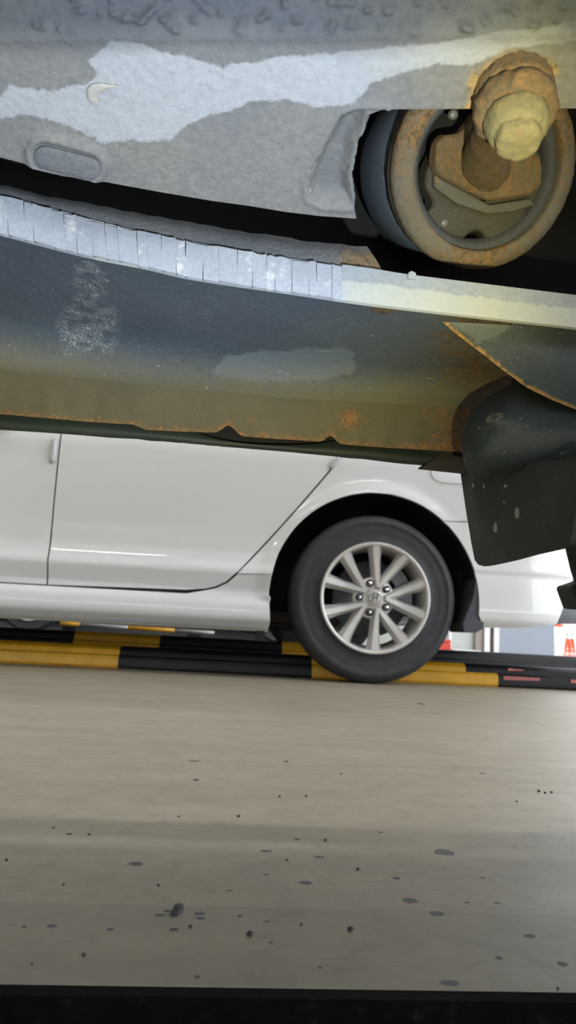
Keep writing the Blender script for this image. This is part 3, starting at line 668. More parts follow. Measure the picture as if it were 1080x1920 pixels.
# --- lug tyre at the right edge
WT = Vector((FX + 0.120 + 0.355, 0.745, 0.385))
def near_wheel(cx, cy, name='wheel'):
    R_ = 0.368; w = 0.115
    me = lathe_mesh('wheel', [(0.20, -w * .8), (0.22, -w * .95), (0.29, -w * 1.06), (0.345, -w), (R_, -w * .82), (R_, w * .82), (0.345, w), (0.29, w * 1.06), (0.22, w * .95), (0.20, w * .8), (0.20, -w * .8)], 64)
    o = link(name, me, 'lug', None, True); o.rotation_euler = (math.pi / 2, 0, 0); o.location = (cx, cy, 0.385); return o
nw = near_wheel(WT.x, WT.y); bpy.context.view_layer.update(); adopt(nw)
lm = None
NL = 34
for k in range(NL):
    for sgn in (-1, 1):
        for row in (0, 1):
            a = 2 * math.pi * (k + (0.5 if sgn > 0 else 0) + (0.25 if row else 0)) / NL
            if row == 0:
                y0, y1, da, z0 = 0.070, 0.122, 0.036, 0.300
            else: y0, y1, da, z0 = 0.012, 0.060, 0.030, 0.36
            key = 'lug%d%d' % (sgn, row)
            me = bpy.data.meshes.get(key)
            if me is None:
                bm = bmesh.new(); top = 0.385
                vs = []
                for (yy, r1) in ((y0, top), (y1, top - (0.006 if row == 0 else 0))):
                    for t in (-da, da): vs.append(bm.verts.new(((r1) * math.cos(t), (r1) * math.sin(t), sgn * yy)))
                for (yy, r1) in ((y0, 0.355), (y1 + (0.002 if row == 0 else 0), 0.335 if row == 0 else 0.355)):
                    for t in (-da * 1.1, da * 1.1): vs.append(bm.verts.new(((r1) * math.cos(t), (r1) * math.sin(t), sgn * yy)))
                for q in ((0, 1, 3, 2), (4, 6, 7, 5), (0, 4, 5, 1), (2, 3, 7, 6), (0, 2, 6, 4), (1, 5, 7, 3)): bm.faces.new([vs[i] for i in q])
                bmesh.ops.recalc_face_normals(bm, faces=bm.faces); bmesh.ops.bevel(bm, geom=list(bm.edges), offset=0.0025, segments=1, affect='EDGES')
                me = bpy.data.meshes.new(key); bm.to_mesh(me); bm.free()
            o = link('tread_block', me, 'lug', nw); o.rotation_euler = (0, 0, a)
me = lathe_mesh('near_rim', [(0.205, -.08), (0.19, -.09), (0.18, -.04), (0.05, 0.0), (0, 0.0)], 40); o = link('rim', me, 'greymetal', nw, True); 

# ------------------------------------------------------------------ white sedan
YC = 2.93
WCc = P(702, 1121, YC)
WR = WCc.z; WR_px = 165
print('wheel centre', WCc, 'tyre r by px', (P(862, 1121, YC) - P(535, 1121, YC)).length / 2)
car = thing('white_car', 'white sedan with silver ten-spoke alloy wheels parked on the next bay', 'car', (WCc.x - 1.35, YC + 0.85, 0))
CI = Vector(car.location)
def cadopt(o): o.parent = car; o.matrix_parent_inverse = Matrix.Translation(-CI); return o
def xz(px, py):
    p = P(px, py, YC); return (p.x, p.z)
RX, RZ = WCc.x, WCc.z
AR = (P(702, 925, YC) - WCc).length
zk = [0.10, 0.185, 0.212, 0.222, 0.25, 0.275, 0.300, 0.314, 0.322, 0.383, 0.392, 0.402, 0.43, 0.47, 0.55, 0.70, 0.85, 0.92, 0.97, 1.02]
ok_ = [-.09, -.05, .010, .022, .026, .022, .006, -.002, -.004, .016, .019, .018, .004, -.004, -.006, .002, .008, .002, -.015, -.04]
def prof(z, x):
    o = np.interp(z, zk, ok_)
    r = np.hypot(x - RX, z - RZ); rf = np.hypot(x - (RX - 2.70), z - RZ)
    for rr in (r, rf): o = np.maximum(o, 0) * 1 + np.minimum(o, 0) + 0.016 * np.exp(-((rr - AR) / 0.035) ** 2) * (z > 0.3)
    # quarter / bumper: ignore the sill's flutes behind the rear wheel
    rear = np.clip((x - RX - 0.15) / 0.2, 0, 1)
    zb = np.array([0.1, .195, .235, .262, .30, .44, .455, .50, .62, .80, .95, 1.02]); ob = np.array([-.10, -.05, -.01, .018, .022, .012, .018, .014, .014, .016, -.005, -.04])
    o = o * (1 - rear) + np.interp(z, zb, ob) * rear
    o = o - 0.9 * np.clip(x - RX - 0.55, 0, 9) ** 2 - 0.25 * np.clip((RX - 2.70 - 0.35) - x, 0, 9) ** 2
    return o
def car_map(q): return [(x, YC - o, z) for x, z, o in zip(q[:, 0], q[:, 1], prof(q[:, 1], q[:, 0]))]
def car_panel(name, outline, mat='white', step=0.012, thick=0.012):
    o = panel(name, outline, car_map, step, mat, None, None, thick); cadopt(o)
    me = o.data.copy()
    for v_ in me.vertices: v_.co.y = 2 * (YC + 0.85) - v_.co.y
    me.flip_normals()
    o2 = link(name, me, mat); solid(o2, thick); cadopt(o2)
    return o
def arc(cx, cz, r, a0, a1, n):
    return [(cx + r * math.cos(math.radians(a0 + (a1 - a0) * i / n)), cz + r * math.sin(math.radians(a0 + (a1 - a0) * i / n))) for i in range(n + 1)]
g_ = 0.0028                                # half panel gap
BELT = 0.93
doorA = [xz(118, 790), xz(115, 815), xz(107, 885), xz(100, 950), xz(93, 1030), xz(88, 1096)]     # front/rear door gap, top to bottom
doorA = [(doorA[0][0] + 0.03, BELT)] + doorA
rdE = [xz(640, 858), xz(600, 905), xz(560, 951), xz(515, 1001), xz(470, 1049), xz(445, 1075), xz(425, 1092), xz(405, 1101), xz(385, 1105), xz(350, 1107)]
dxy = (rdE[0][0] - rdE[1][0], rdE[0][1] - rdE[1][1])
tt = (BELT - rdE[0][1]) / dxy[1]
rdE = [(rdE[0][0] + dxy[0] * tt * 0.8, BELT)] + rdE
zs = [xz(0, 1094)[1], xz(88, 1097)[1], xz(350, 1107)[1]]
print('sill seam z', zs, 'sill bottom z', xz(0, 1150)[1], xz(505, 1168)[1], 'crease', xz(0, 1055)[1], xz(505, 1075)[1], 'bumper', xz(890, 1088)[1], xz(900, 1175)[1], xz(1040, 1165)[1])
def sh(pts, dx, dz=0): return [(x + dx, z + dz) for x, z in pts]
ZS = zs[1]
rear_door = car_panel('rear_door', sh(doorA[:-1], g_) + [(doorA[-1][0] + g_, ZS + g_)] + sh(rdE[::-1], -g_, g_))
FDX = doorA[0][0] - 1.08
front_door = car_panel('front_door', [(FDX, BELT), (FDX + 0.02, 0.55), (FDX + 0.07, ZS + g_)] + [(doorA[-1][0] - g_, ZS + g_)] + sh(doorA[:-1][::-1], -g_))
FXW = RX - 2.70
aL = math.degrees(math.acos((xz(512, 1077)[0] - RX) / AR)); zq = xz(512, 1077)[1]
# rear quarter panel: from the door edge to the bumper seam
ZBS = xz(868, 980)[1]
angB = math.degrees(math.asin((ZBS - RZ) / AR))
quarter = car_panel('rear_quarter_panel', sh(rdE[:6], g_, 0) + [xz(445, 1076), (RX - AR * math.cos(math.asin((zq - RZ) / AR)), zq + 0.001)] + arc(RX, RZ, AR, 180 - math.degrees(math.asin((zq - RZ) / AR)), angB, 40)[1:] + [(RX + 0.9, ZBS + 0.03), (RX + 0.98, BELT)])
# side sill, reaching up to the quarter panel in front of the rear wheel
sill_r = xz(506, 1168)[0]
ZB = 0.5 * (xz(250, 1159)[1] + xz(505, 1169)[1])
lower = car_panel('side_sill', [(FDX + 0.1, ZS - g_), (doorA[-1][0], ZS - g_), (rdE[-1][0], ZS - g_)] + sh(rdE[::-1][1:5], g_, -g_) + [xz(446, 1078), (RX - AR * math.cos(math.asin((zq - RZ) / AR)), zq - 0.002), (RX - AR - 0.001, RZ), (sill_r, ZB), (sill_r - 0.004, ZB - 0.028), (FXW + AR + 0.03, ZB - 0.028), (FXW + AR, RZ - 0.05)], step=0.012)
under = box('sill_underside', FXW + AR + 0.03, sill_r - 0.01, YC + 0.03, YC + 0.16, ZB - 0.026, ZB - 0.018, 'beige'); cadopt(under)
# front fender and front wheel housing (left of frame)
car_panel('front_fender', [(FDX - g_, BELT - 0.02), (FDX + 0.015, 0.55), (FDX + 0.065, ZS)] + [(FXW + AR, RZ - 0.03)] + arc(FXW, RZ, AR, -4, 186, 40)[1:] + [(FXW - 0.75, 0.25), (FXW - 0.8, 0.72)], step=0.03)
# rear bumper
XE = xz(1046, 1165)[0]
angF = math.degrees(math.asin((xz(890, 1088)[1] - RZ) / AR))
bumper = car_panel('rear_bumper', [(RX + AR * math.cos(math.radians(angB)), ZBS - g_)] + arc(RX, RZ, AR, angB, -6, 14)[1:] + [xz(905, 1177), xz(985, 1177), xz(1046, 1170), xz(1066, 1125), xz(1085, 1085), (xz(1140, 1000)[0], ZBS + 0.02 - g_)])
diff = panel('bumper_insert', [xz(1046, 1171), xz(1066, 1125), xz(1090, 1075), xz(1180, 1060), xz(1190, 1165)], lambda q: [(x, YC + 0.02 - o, z) for x, z, o in zip(q[:, 0], q[:, 1], prof(q[:, 1], q[:, 0]))], 0.02, 'grille', None, None, 0.02); cadopt(diff)
# mud flap of the white car, door furniture, fuel flap
mf = [(868, 1186), (866, 1168), (885, 1120), (890, 1086), (893, 1085), (900, 1115), (906, 1160), (905, 1178), (892, 1186)]
o = prism('mud_flap', [xz(*p) for p in mf], lambda p: (p[0], YC - 0.012, p[1]), Vector((0, 0.19, 0)), 'grille', None, 0.004); cadopt(o)
def guard(pts, par, rad, mat):
    a = [Vector((p[0], YC - float(prof(np.array([p[1]]), np.array([p[0]]))[0]) - 0.004, p[1])) for p in (xz(*q) for q in pts)]
    dense = []
    for i in range(9):
        t = i / 8; q = a[0].lerp(a[1], t); dense.append((q, rad * 1.25 * (0.55 + 0.45 * math.sin(math.pi * min(max(t, .02), .98)) ** 0.4)))
    o = skin_path('edge_guard', dense, mat, 14); o.parent = par; o['label'] = 'clear door edge guard'; return o
guard([(104, 824), (98, 868)], front_door, 0.011, 'guard')
guard([(636, 858), (618, 878)], rear_door, 0.008, 'guard')
hd = [Vector((xz(-60, 800)[0], YC - 0.03, xz(-60, 800)[1])), Vector((xz(30, 806)[0], YC - 0.03, xz(30, 806)[1]))]
o = skin_path('door_handle', [(hd[0].lerp(hd[1], t), 0.014 * (0.6 + 0.4 * math.sin(math.pi * t))) for t in [i / 8 for i in range(9)]], 'white', 14); o.parent = front_door
fo2 = stadium(*xz(822, 893), *xz(880, 893), 0.03)
ff = panel('fuel_flap', [(x, z) for x, z in [xz(806, 870), xz(808, 892), xz(814, 901), xz(828, 906), xz(900, 911), xz(900, 862)]], lambda q: [(x, YC - o - 0.004, z) for x, z, o in zip(q[:, 0], q[:, 1], prof(q[:, 1], q[:, 0]))], 0.012, 'white', None, None, 0.006); ff.parent = quarter
# crease line that separates sill and quarter is the panel gap; dark seam backing behind every gap
def backing(name, outline, mat='seam'):
    o = panel(name, outline, lambda q: [(x, YC + 0.022 - min(0.0, float(k)) * 1.0, z) for (x, z), k in zip(q, prof(q[:, 1], q[:, 0]))], 0.04, mat, None, None, 0.004); cadopt(o)
backing('door_frame', [(FDX + 0.1, BELT), (FDX + 0.12, ZS - 0.04), (sill_r - 0.03, ZS - 0.04), xz(500, 1079), xz(540, 1000), xz(600, 935), xz(690, 905), (rdE[0][0] + 0.1, BELT)])
# wheel wells, underbody, greenhouse
def well(cx):
    me = lathe_mesh('wheel_well', [(AR + 0.002, 0), (AR + 0.02, -0.02), (AR + 0.03, -0.34), (0, -0.34)], 48, math.radians(-8), math.radians(188))
    o = link('wheel_well', me, 'dark'); o.rotation_euler = (math.pi / 2, 0, 0); o.location = (cx, YC + 0.008, RZ); bpy.context.view_layer.update()
    o.rotation_euler = (-math.pi / 2, math.pi, 0); o.location = (cx, YC + 0.008, RZ); o.scale = (1, 1, 1)
    return o
for cx in (RX, FXW):
    v = []; f = []; N = 36
    rings = [(AR + .001, 0.004), (AR + .012, 0.03), (AR + .015, 0.36)]
    for i in range(N + 1):
        a = math.radians(-14 + 208 * i / N)
        for r, d in rings: v.append((cx + r * math.cos(a), YC + d, RZ + r * math.sin(a)))
    for i in range(N):
        for k in range(2): f.append((i * 3 + k, (i + 1) * 3 + k, (i + 1) * 3 + k + 1, i * 3 + k + 1))
    b0 = len(v); v += [(cx, YC + 0.36, RZ)]
    for i in range(N): f.append((i * 3 + 2, (i + 1) * 3 + 2, b0))
    cadopt(pyobj('wheel_well', v, f, 'dark', None, True))
zc = YC + 0.85
UB = box('underbody', FXW + AR + 0.02, RX - AR - 0.02, YC + 0.14, 2 * zc - YC - 0.14, ZB - 0.005, ZB + 0.12, 'dark'); cadopt(UB)
cadopt(box('rear_underbody', RX + AR - 0.02, RX + 0.85, YC + 0.2, 2 * zc - YC - 0.2, 0.29, 0.5, 'dark'))
cadopt(box('trunk_floor', RX - AR - 0.05, RX + AR, YC + 0.40, 2 * zc - YC - 0.40, 0.34, 0.5, 'dark'))
cadopt(box('front_underbody', FXW - 0.7, FXW + AR, YC + 0.38, 2 * zc - YC - 0.38, 0.24, 0.6, 'dark'))
o = skin_path('exhaust_pipe', [(Vector((x, YC + 0.75, 0.205 + 0.006 * math.sin(x * 4))), 0.028) for x in np.linspace(FXW + 0.5, RX - 0.15, 24)], 'brown', 14); cadopt(o)
o = skin_path('muffler', [(Vector((RX + x, YC + 0.9, 0.385)), r) for x, r in ((0.36, .03), (0.38, .09), (0.42, .10), (0.72, .10), (0.76, .09), (0.78, .03))], 'brown', 20); cadopt(o)
for (px, pz) in ((490, 1190), (430, 1190)):
    q = P(px, 1190, YC + 0.5); cadopt(box('hanger_bracket', q.x - 0.012, q.x + 0.012, YC + 0.45, YC + 0.55, 0.165, ZB, 'brown', None, 0.003))
q = P(503, 1190, YC + 0.06); cadopt(box('jack_point', q.x - 0.05, q.x - 0.015, YC + 0.05, YC + 0.09, ZB - 0.06, ZB - 0.01, 'dark', None, 0.004))
q = P(540, 1190, YC + 0.3); cadopt(box('trailing_arm', q.x - 0.28, q.x + 0.12, YC + 0.30, YC + 0.36, 0.215, 0.26, 'brown', None, 0.01))
# upper body: shoulder, cabin, roof
ys = [YC + 0.02, 2 * zc - YC - 0.02]
prof_side = [(FXW - 0.75, 0.72), (FXW + 0.3, 0.93), (FXW + 0.95, 1.05), (FXW + 1.45, 1.38), (FXW + 2.3, 1.42), (RX + 0.05, 1.24), (RX + 0.55, 1.06), (RX + 0.92, 1.02), (RX + 0.96, 0.88), (FXW - 0.7, 0.68)]
v = []; f = []
n_ = len(prof_side)
for s_ in (0, 1):
    for x, z in prof_side:
        ins = 0.02 + 0.24 * max(0, z - 0.93) / 0.45 + (0.14 if x > RX + 0.8 or x < FXW - 0.6 else 0)
        v.append((x, YC + ins if s_ == 0 else 2 * zc - YC - ins, z))
f = [tuple(range(n_)), tuple(range(2 * n_ - 1, n_ - 1, -1))] + [(i, (i + 1) % n_, n_ + (i + 1) % n_, n_ + i) for i in range(n_)]
o = pyobj('upper_body', v, f, 'white'); bev(o, 0.02, 3); cadopt(o)
for s_ in (0, 1):
    for wpts in ([(FXW + 1.02, 0.97), (FXW + 1.47, 1.34), (FXW + 1.85, 1.37), (FXW + 1.85, 0.97)], [(FXW + 1.93, 0.97), (FXW + 1.93, 1.37), (FXW + 2.28, 1.37), (RX - 0.05, 1.22), (RX + 0.05, 0.98)]):
        vv = []
        for x, z in wpts:
            ins = 0.012 + 0.24 * max(0, z - 0.93) / 0.45
            vv.append(Vector((x, YC + ins if s_ == 0 else 2 * zc - YC - ins, z)))
        nrm = Vector((0, 0.008 if s_ == 0 else -0.008, 0))
        o = prism('side_window', vv, lambda p: p, nrm, 'glass', None); cadopt(o)
cadopt(box('lower_body_core', FXW + AR + 0.05, RX - AR - 0.05, YC + 0.06, 2 * zc - YC - 0.06, ZB + 0.1, 0.92, 'seam'))
cadopt(box('tail_end', RX + 0.80, RX + 0.95, YC + 0.16, 2 * zc - YC - 0.16, 0.27, 0.95, 'white', None, 0.04))

# wheels
WM = {}
def ring_sec(pts): return pts
Rr = 108.5 / WR_px * WR
def spoke_mesh():
    """one V pair member: outer end at angle 0 on the rim, inner end offset towards its partner"""
    bm = bmesh.new(); return bm
def make_wheel(loc, parent_fn, R=WR, simple_=False, label=None, name='wheel', phase=0.0):
    sc_ = R / WR
    if 'tyre' not in WM:
        w = 0.205
        tp = [(Rr * .985, .012), (Rr * 1.01, .004), (Rr * 1.05, -.004), (Rr * 1.18, -.0005), (WR * .82, .0), (WR * .88, -.003), (WR * .885, -.0015), (WR * .93, -.008), (WR * .972, -.022), (WR * .99, -.036), (WR * 1.0, -.055)]
        for gx in (-.075, -.105, -.135): tp += [(WR, gx + .005), (WR - .007, gx + .004), (WR - .007, gx - .004), (WR, gx - .005)]
        tp += [(WR * 1.0, -.148), (WR * .97, -.176), (WR * .88, -.190), (Rr * 1.05, -.189), (Rr * .97, -.18), (Rr * .985, .012)]
        WM['tyre'] = lathe_mesh('tyre', tp, 96); WM['tyre'].materials.append(M['tyre'])
        WM['rim'] = lathe_mesh('rim', [(Rr * .995, .006), (Rr * 1.0, .010), (Rr * .975, .013), (Rr * .945, .011), (Rr * .93, .003), (Rr * .915, -.02), (Rr * .88, -.06), (Rr * .86, -.12), (Rr * .90, -.19), (Rr * .93, -.19), (Rr * .90, -.12), (Rr * .93, -.05), (Rr * .975, -.005), (Rr * .995, .006)], 96); WM['rim'].materials.append(M['alloy'])
        hub = lathe_mesh('hub', [(0, -.012), (Rr * .16, -.012), (Rr * .20, -.016), (Rr * .36, -.024), (Rr * .385, -.032), (Rr * .37, -.07), (0, -.07)], 60); hub.materials.append(M['alloy']); WM['hub'] = hub
        # spoke: ridge with sloping flanks
        bm = bmesh.new(); secs = []
        p_out = Vector((Rr * .955, 0)); d_ = math.radians(18)
        p_in = Vector((Rr * .20 * math.cos(d_ * 0.9), Rr * .20 * math.sin(d_ * 0.9)))
        for i in range(7):
            t = i / 6; c = p_out.lerp(p_in, t); tg = (p_in - p_out).normalized(); nn = Vector((-tg.y, tg.x))
            wt = Rr * (0.074 * (1 - t) + 0.040 * t); wb = Rr * (0.115 * (1 - t) + 0.085 * t) * (1 + 0.25 * (2 * t - 1) ** 2)
            z = 0.009 - 0.010 * t - 0.006 * math.sin(math.pi * t); zb = z - 0.032 - 0.01 * t
            secs.append([bm.verts.new((c.x + nn.x * a, c.y + nn.y * a, zz)) for a, zz in ((-wb, zb), (-wt * .95, z - .006), (-wt * .7, z), (wt * .7, z), (wt * .95, z - .006), (wb, zb))])
        for i in range(6):
            for k in range(6): bm.faces.new((secs[i][k], secs[i][(k + 1) % 6], secs[i + 1][(k + 1) % 6], secs[i + 1][k]))
        bm.faces.new(secs[0]); bm.faces.new(secs[-1]); bmesh.ops.recalc_face_normals(bm, faces=bm.faces)
        me = bpy.data.meshes.new('spoke'); bm.to_mesh(me); me.materials.append(M['alloy']); WM['spokeA'] = me
        for v_ in bm.verts: v_.co.y = -v_.co.y
        bmesh.ops.reverse_faces(bm, faces=bm.faces); me = bpy.data.meshes.new('spoke'); bm.to_mesh(me); bm.free(); me.materials.append(M['alloy']); WM['spokeB'] = me
        for key in ('spokeA', 'spokeB'):
            pass
        rc = Rr * .062
        WM['recess'] = lathe_mesh('nut_recess', [(rc * 1.05, -.022), (rc * 1.05, -.010), (rc * .82, -.010), (rc * .82, -.0255), (0, -.0255)], 20); WM['recess'].materials.append(M['nutdark'])
        WM['nut'] = lathe_mesh('lug_nut', [(rc * .66, -.024), (rc * .66, -.006), (rc * .5, .0), (0, .002)], 6); WM['nut'].materials.append(M['nut'])
        WM['cap'] = lathe_mesh('hub_cap', [(Rr * .145, -.014), (Rr * .145, -.006), (Rr * .13, -.002), (Rr * .10, -.0008), (0, -.0002)], 40); WM['cap'].materials.append(M['cap'])
        WM['disc'] = lathe_mesh('brake_disc', [(0, -.075), (Rr * .40, -.075), (Rr * .40, -.10), (Rr * .70, -.10), (Rr * .70, -.115), (0, -.115)], 48); WM['disc'].materials.append(M['disc'])
        # slanted letter-like emblem on the cap, inside an ellipse
        bm = bmesh.new()
        def bar(pts, z0, z1):
            a = [bm.verts.new((x, y, z1)) for x, y in pts]; b_ = [bm.verts.new((x, y, z0)) for x, y in pts]; n = len(pts)
            bm.faces.new(a); bm.faces.new(b_[::-1])
            for i in range(n): bm.faces.new((a[i], b_[i], b_[(i + 1) % n], a[(i + 1) % n]))
        e = Rr * .145
        bar([(-.52 * e, -.42 * e), (-.30 * e, -.42 * e), (-.02 * e, .42 * e), (-.24 * e, .42 * e)], -.002, .001)
        bar([(.02 * e, -.42 * e), (.24 * e, -.42 * e), (.52 * e, .42 * e), (.30 * e, .42 * e)], -.002, .001)
        bar([(-.26 * e, -.12 * e), (.12 * e, -.02 * e), (.22 * e, .16 * e), (-.18 * e, .06 * e)], -.002, .001)
        N = 32; ring = []
        for i in range(N):
            a = 2 * math.pi * i / N
            ring.append([bm.verts.new((k * e * math.cos(a), k * .72 * e * math.sin(a), z)) for k, z in ((.86, -.002), (.86, .0008), (.76, .0008), (.76, -.002))])
        for i in range(N):
            for k in range(3): bm.faces.new((ring[i][k], ring[(i + 1) % N][k], ring[(i + 1) % N][k + 1], ring[i][k + 1]))
        bmesh.ops.recalc_face_normals(bm, faces=bm.faces); me = bpy.data.meshes.new('emblem'); bm.to_mesh(me); bm.free(); me.materials.append(M['chrome']); WM['emblem'] = me
        cal = bpy.data.meshes.new('brake_caliper'); bm = bmesh.new(); secs = []
        for i in range(9):
            a = math.radians(-26 + 52 * i / 8)
            secs.append([bm.verts.new((r * math.cos(a), r * math.sin(a), z)) for r, z in ((Rr * .5, -.07), (Rr * .76, -.07), (Rr * .78, -.13), (Rr * .5, -.13))])
        for i in range(8):
            for k in range(4): bm.faces.new((secs[i][k], secs[i][(k + 1) % 4], secs[i + 1][(k + 1) % 4], secs[i + 1][k]))
        bm.faces.new(secs[0]); bm.faces.new(secs[-1]); bmesh.ops.recalc_face_normals(bm, faces=bm.faces); bm.to_mesh(cal); bm.free(); cal.materials.append(M['disc']); WM['caliper'] = cal
        for k in ('tyre', 'rim', 'hub', 'recess', 'cap', 'disc'):
            for p_ in WM[k].polygons: p_.use_smooth = True
    w_ = bpy.data.objects.new(name, WM['tyre']); COL.objects.link(w_)
    w_.rotation_euler = (math.pi / 2, 0, 0); w_.location = loc; w_.scale = (sc_,) * 3
    def ch(nm, key, rot=0.0, off=(0, 0, 0)):
        o = bpy.data.objects.new(nm, WM[key]); COL.objects.link(o); o.parent = w_; o.rotation_euler = (0, 0, rot); o.location = off; return o
    ch('rim', 'rim'); ch('hub', 'hub'); ch('brake_disc', 'disc')
    for k in range(5):
        a = math.radians(73 + 72 * k) + phase
        ch('spoke', 'spokeB', a + math.radians(18)); ch('spoke', 'spokeA', a - math.radians(18))
    if not simple_:
        for k in range(5):
            a = math.radians(37 + 72 * k) + phase; off = (Rr * .275 * math.cos(a), Rr * .275 * math.sin(a), 0)
            ch('nut_recess', 'recess', 0, off); ch('lug_nut', 'nut', a, off)
        ch('hub_cap', 'cap'); ch('emblem', 'emblem', 0.12); ch('brake_caliper', 'caliper', math.radians(20))
    parent_fn(w_); return w_
bpy.context.view_layer.update()
make_wheel((RX, YC - 0.012, RZ), cadopt)
make_wheel((FXW, YC - 0.012, RZ), cadopt)
for cx in (RX, FXW):
    w_ = make_wheel((cx, 2 * zc - YC + 0.012, RZ), cadopt, simple_=True); w_.rotation_euler = (-math.pi / 2, math.pi, 0)

# ------------------------------------------------------------------ striped guide rails along the second pit
def rail_section(name, a, b_, prof2, mat, parent, wob=0.0):
    """profile (depth behind front, height) swept from a to b on the floor"""
    d = (b_ - a); L = d.length; d = d / L; nrm = Vector((-d.y, d.x, 0))
    if nrm.y < 0: nrm = -nrm
    n = max(2, int(L / 0.15)); v = []; f = []; m = len(prof2)
    for i in range(n + 1):
        p = a + d * (L * i / n)
        for q, z in prof2: v.append(p + nrm * q + Vector((0, 0, z)))
    for i in range(n):
        for k in range(m): f.append((i * m + k, i * m + (k + 1) % m, (i + 1) * m + (k + 1) % m, (i + 1) * m + k))
    f += [tuple(range(m)), tuple(range(n * m, n * m + m))]
    o = pyobj(name, [p - parent.location for p in v], f, mat, parent); autosmooth(o, 30); return o
PR = [(0.006, 0.0), (0.0, 0.008), (-0.002, 0.03), (0.004, 0.046), (0.014, 0.053), (0.018, 0.053), (0.019, 0.057), (0.026, 0.072), (0.045, 0.084), (0.075, 0.086), (0.085, 0.07), (0.085, 0.0)]
PR_low = [p for p in PR if p[1] <= 0.0535 and p[0] < 0.02] + [(0.02, 0.0)]
PR_up = [(0.018, 0.0), (0.019, 0.057), (0.026, 0.072), (0.045, 0.084), (0.075, 0.086), (0.085, 0.07), (0.085, 0.0)]
ysh = max(0, 3.132 - (YR1a.y + (0.55 - YR1a.x) / (YR1b.x - YR1a.x) * (YR1b.y - YR1a.y)))
print('rail shift', ysh)
A0 = Vector((YR1a.x, YR1a.y + ysh, 0)); A1 = Vector((YR1b.x, YR1b.y + ysh, 0)); dr = (A1 - A0).normalized()
def on1(px, py=None):
    """point of rail 1's front line under pixel column px"""
    y = yl([(60, 1247), (1000, 1293)], px) if 60 <= px <= 1000 else (1247 + (px - 60) * (1293 - 1247) / 940)
    d = ray(px, y); d2 = Vector((d.x, d.y, 0)); 
    t = ((A0 - CAMP).x * dr.y - (A0 - CAMP).y * dr.x) / (d2.x * dr.y - d2.y * dr.x); return Vector((d2.x * t, d2.y * t, 0))
rail = thing('guide_rail', 'yellow and black striped wheel guide rail on the floor behind the white car wheel', 'guide rail', (A0.x, A0.y, 0))
for (p0, p1, mt) in ((-1400, -420, 'railblack'), (-420, 220, 'yellow'), (220, 584, 'railblack'), (584, 876, 'yellow'), (876, 940, 'railblack'), (940, 1700, 'railblack')):
    a, b_ = on1(p0), on1(p1)
    nm = 'yellow_section' if mt == 'yellow' else 'black_section'
    rail_section(nm, a, b_, PR_up, mt, rail)
    if p0 == 584: rail_section('yellow_lip', a, on1(934), PR_low, 'yellow', rail)
    elif p0 == 876: rail_section('black_lip', on1(934), b_, PR_low, 'railblack', rail)
    else: rail_section(nm.replace('section', 'lip'), a, b_, PR_low, mt, rail)
for (p0, p1, z0, z1, dp) in ((944, 1012, 0.030, 0.046, -0.0035), (1070, 1100, .03, .045, -0.0035), (955, 985, .066, .076, 0.018)):
    a, b_ = on1(p0), on1(p1); nrm = Vector((-dr.y, dr.x, 0))
    o = prism('worn_paint', [a + Vector((0, 0, z0)), b_ + Vector((0, 0, z0 + .003)), b_ + Vector((0, 0, z1 - .002)), a + Vector((0, 0, z1))], lambda p: p + nrm * dp - rail.location, nrm * 0.002, 'pink', rail)
# rails further back: far side of the second pit
B0 = Vector((R2.x, R2.y - 0.05, 0))
d2r = dr.lerp(Vector((1, 0, 0)), 0.3).normalized()
def onl(px, base, dirv):
    d = ray(px, 1200); t = ((base - CAMP).x * dirv.y - (base - CAMP).y * dirv.x) / (d.x * dirv.y - d.y * dirv.x); return Vector((d.x * t, d.y * t, 0))
rail2 = thing('guide_rail', 'second guide rail with one yellow band, on the far edge of the second pit', 'guide rail', (B0.x, B0.y, 0))
for (p0, p1, mt) in ((-1200, -300, 'yellow'), (-300, 137, 'railblack'), (137, 299, 'yellow'), (299, 530, 'railblack'), (530, 720, 'yellow'), (720, 1600, 'railblack')):
    rail_section('yellow_section' if mt == 'yellow' else 'black_section', onl(p0, B0, d2r), onl(p1, B0, d2r), [(a, b * R2.z / 0.086) for a, b in PR], mt, rail2)
C0 = G(250, 1176, 0.16); C0.z = 0
C0 = Vector((C0.x, min(C0.y, 6.2), 0)) if C0.y > 0 else P(250, 1176, 6.2)
C0 = P(250, 1176, 5.9); zc3 = C0.z; 
pole = thing('striped_pole', 'thin yellow and grey striped pole lying on blocks beyond the second rail', 'pole', (C0.x, C0.y, 0))
pts3 = [P(px, 1169 + (px - 115) * (1187 - 1169) / 285, 5.9) for px in (113, 150, 240, 328, 402)]
for i, mt in enumerate(('orange', 'greymetal', 'yellow', 'greymetal')):
    o = skin_path('pole_section', [(pts3[i] - pole.location, 0.016), (pts3[i + 1] - pole.location, 0.016)], 'yellow' if mt == 'orange' else mt, 12, pole)
for q in (pts3[0].lerp(pts3[1], .5), pts3[3].lerp(pts3[4], .5)):
    box('block', q.x - pole.location.x - .05, q.x - pole.location.x + .05, -.05, .05, 0, q.z - .015, 'railblack', pole, .005)

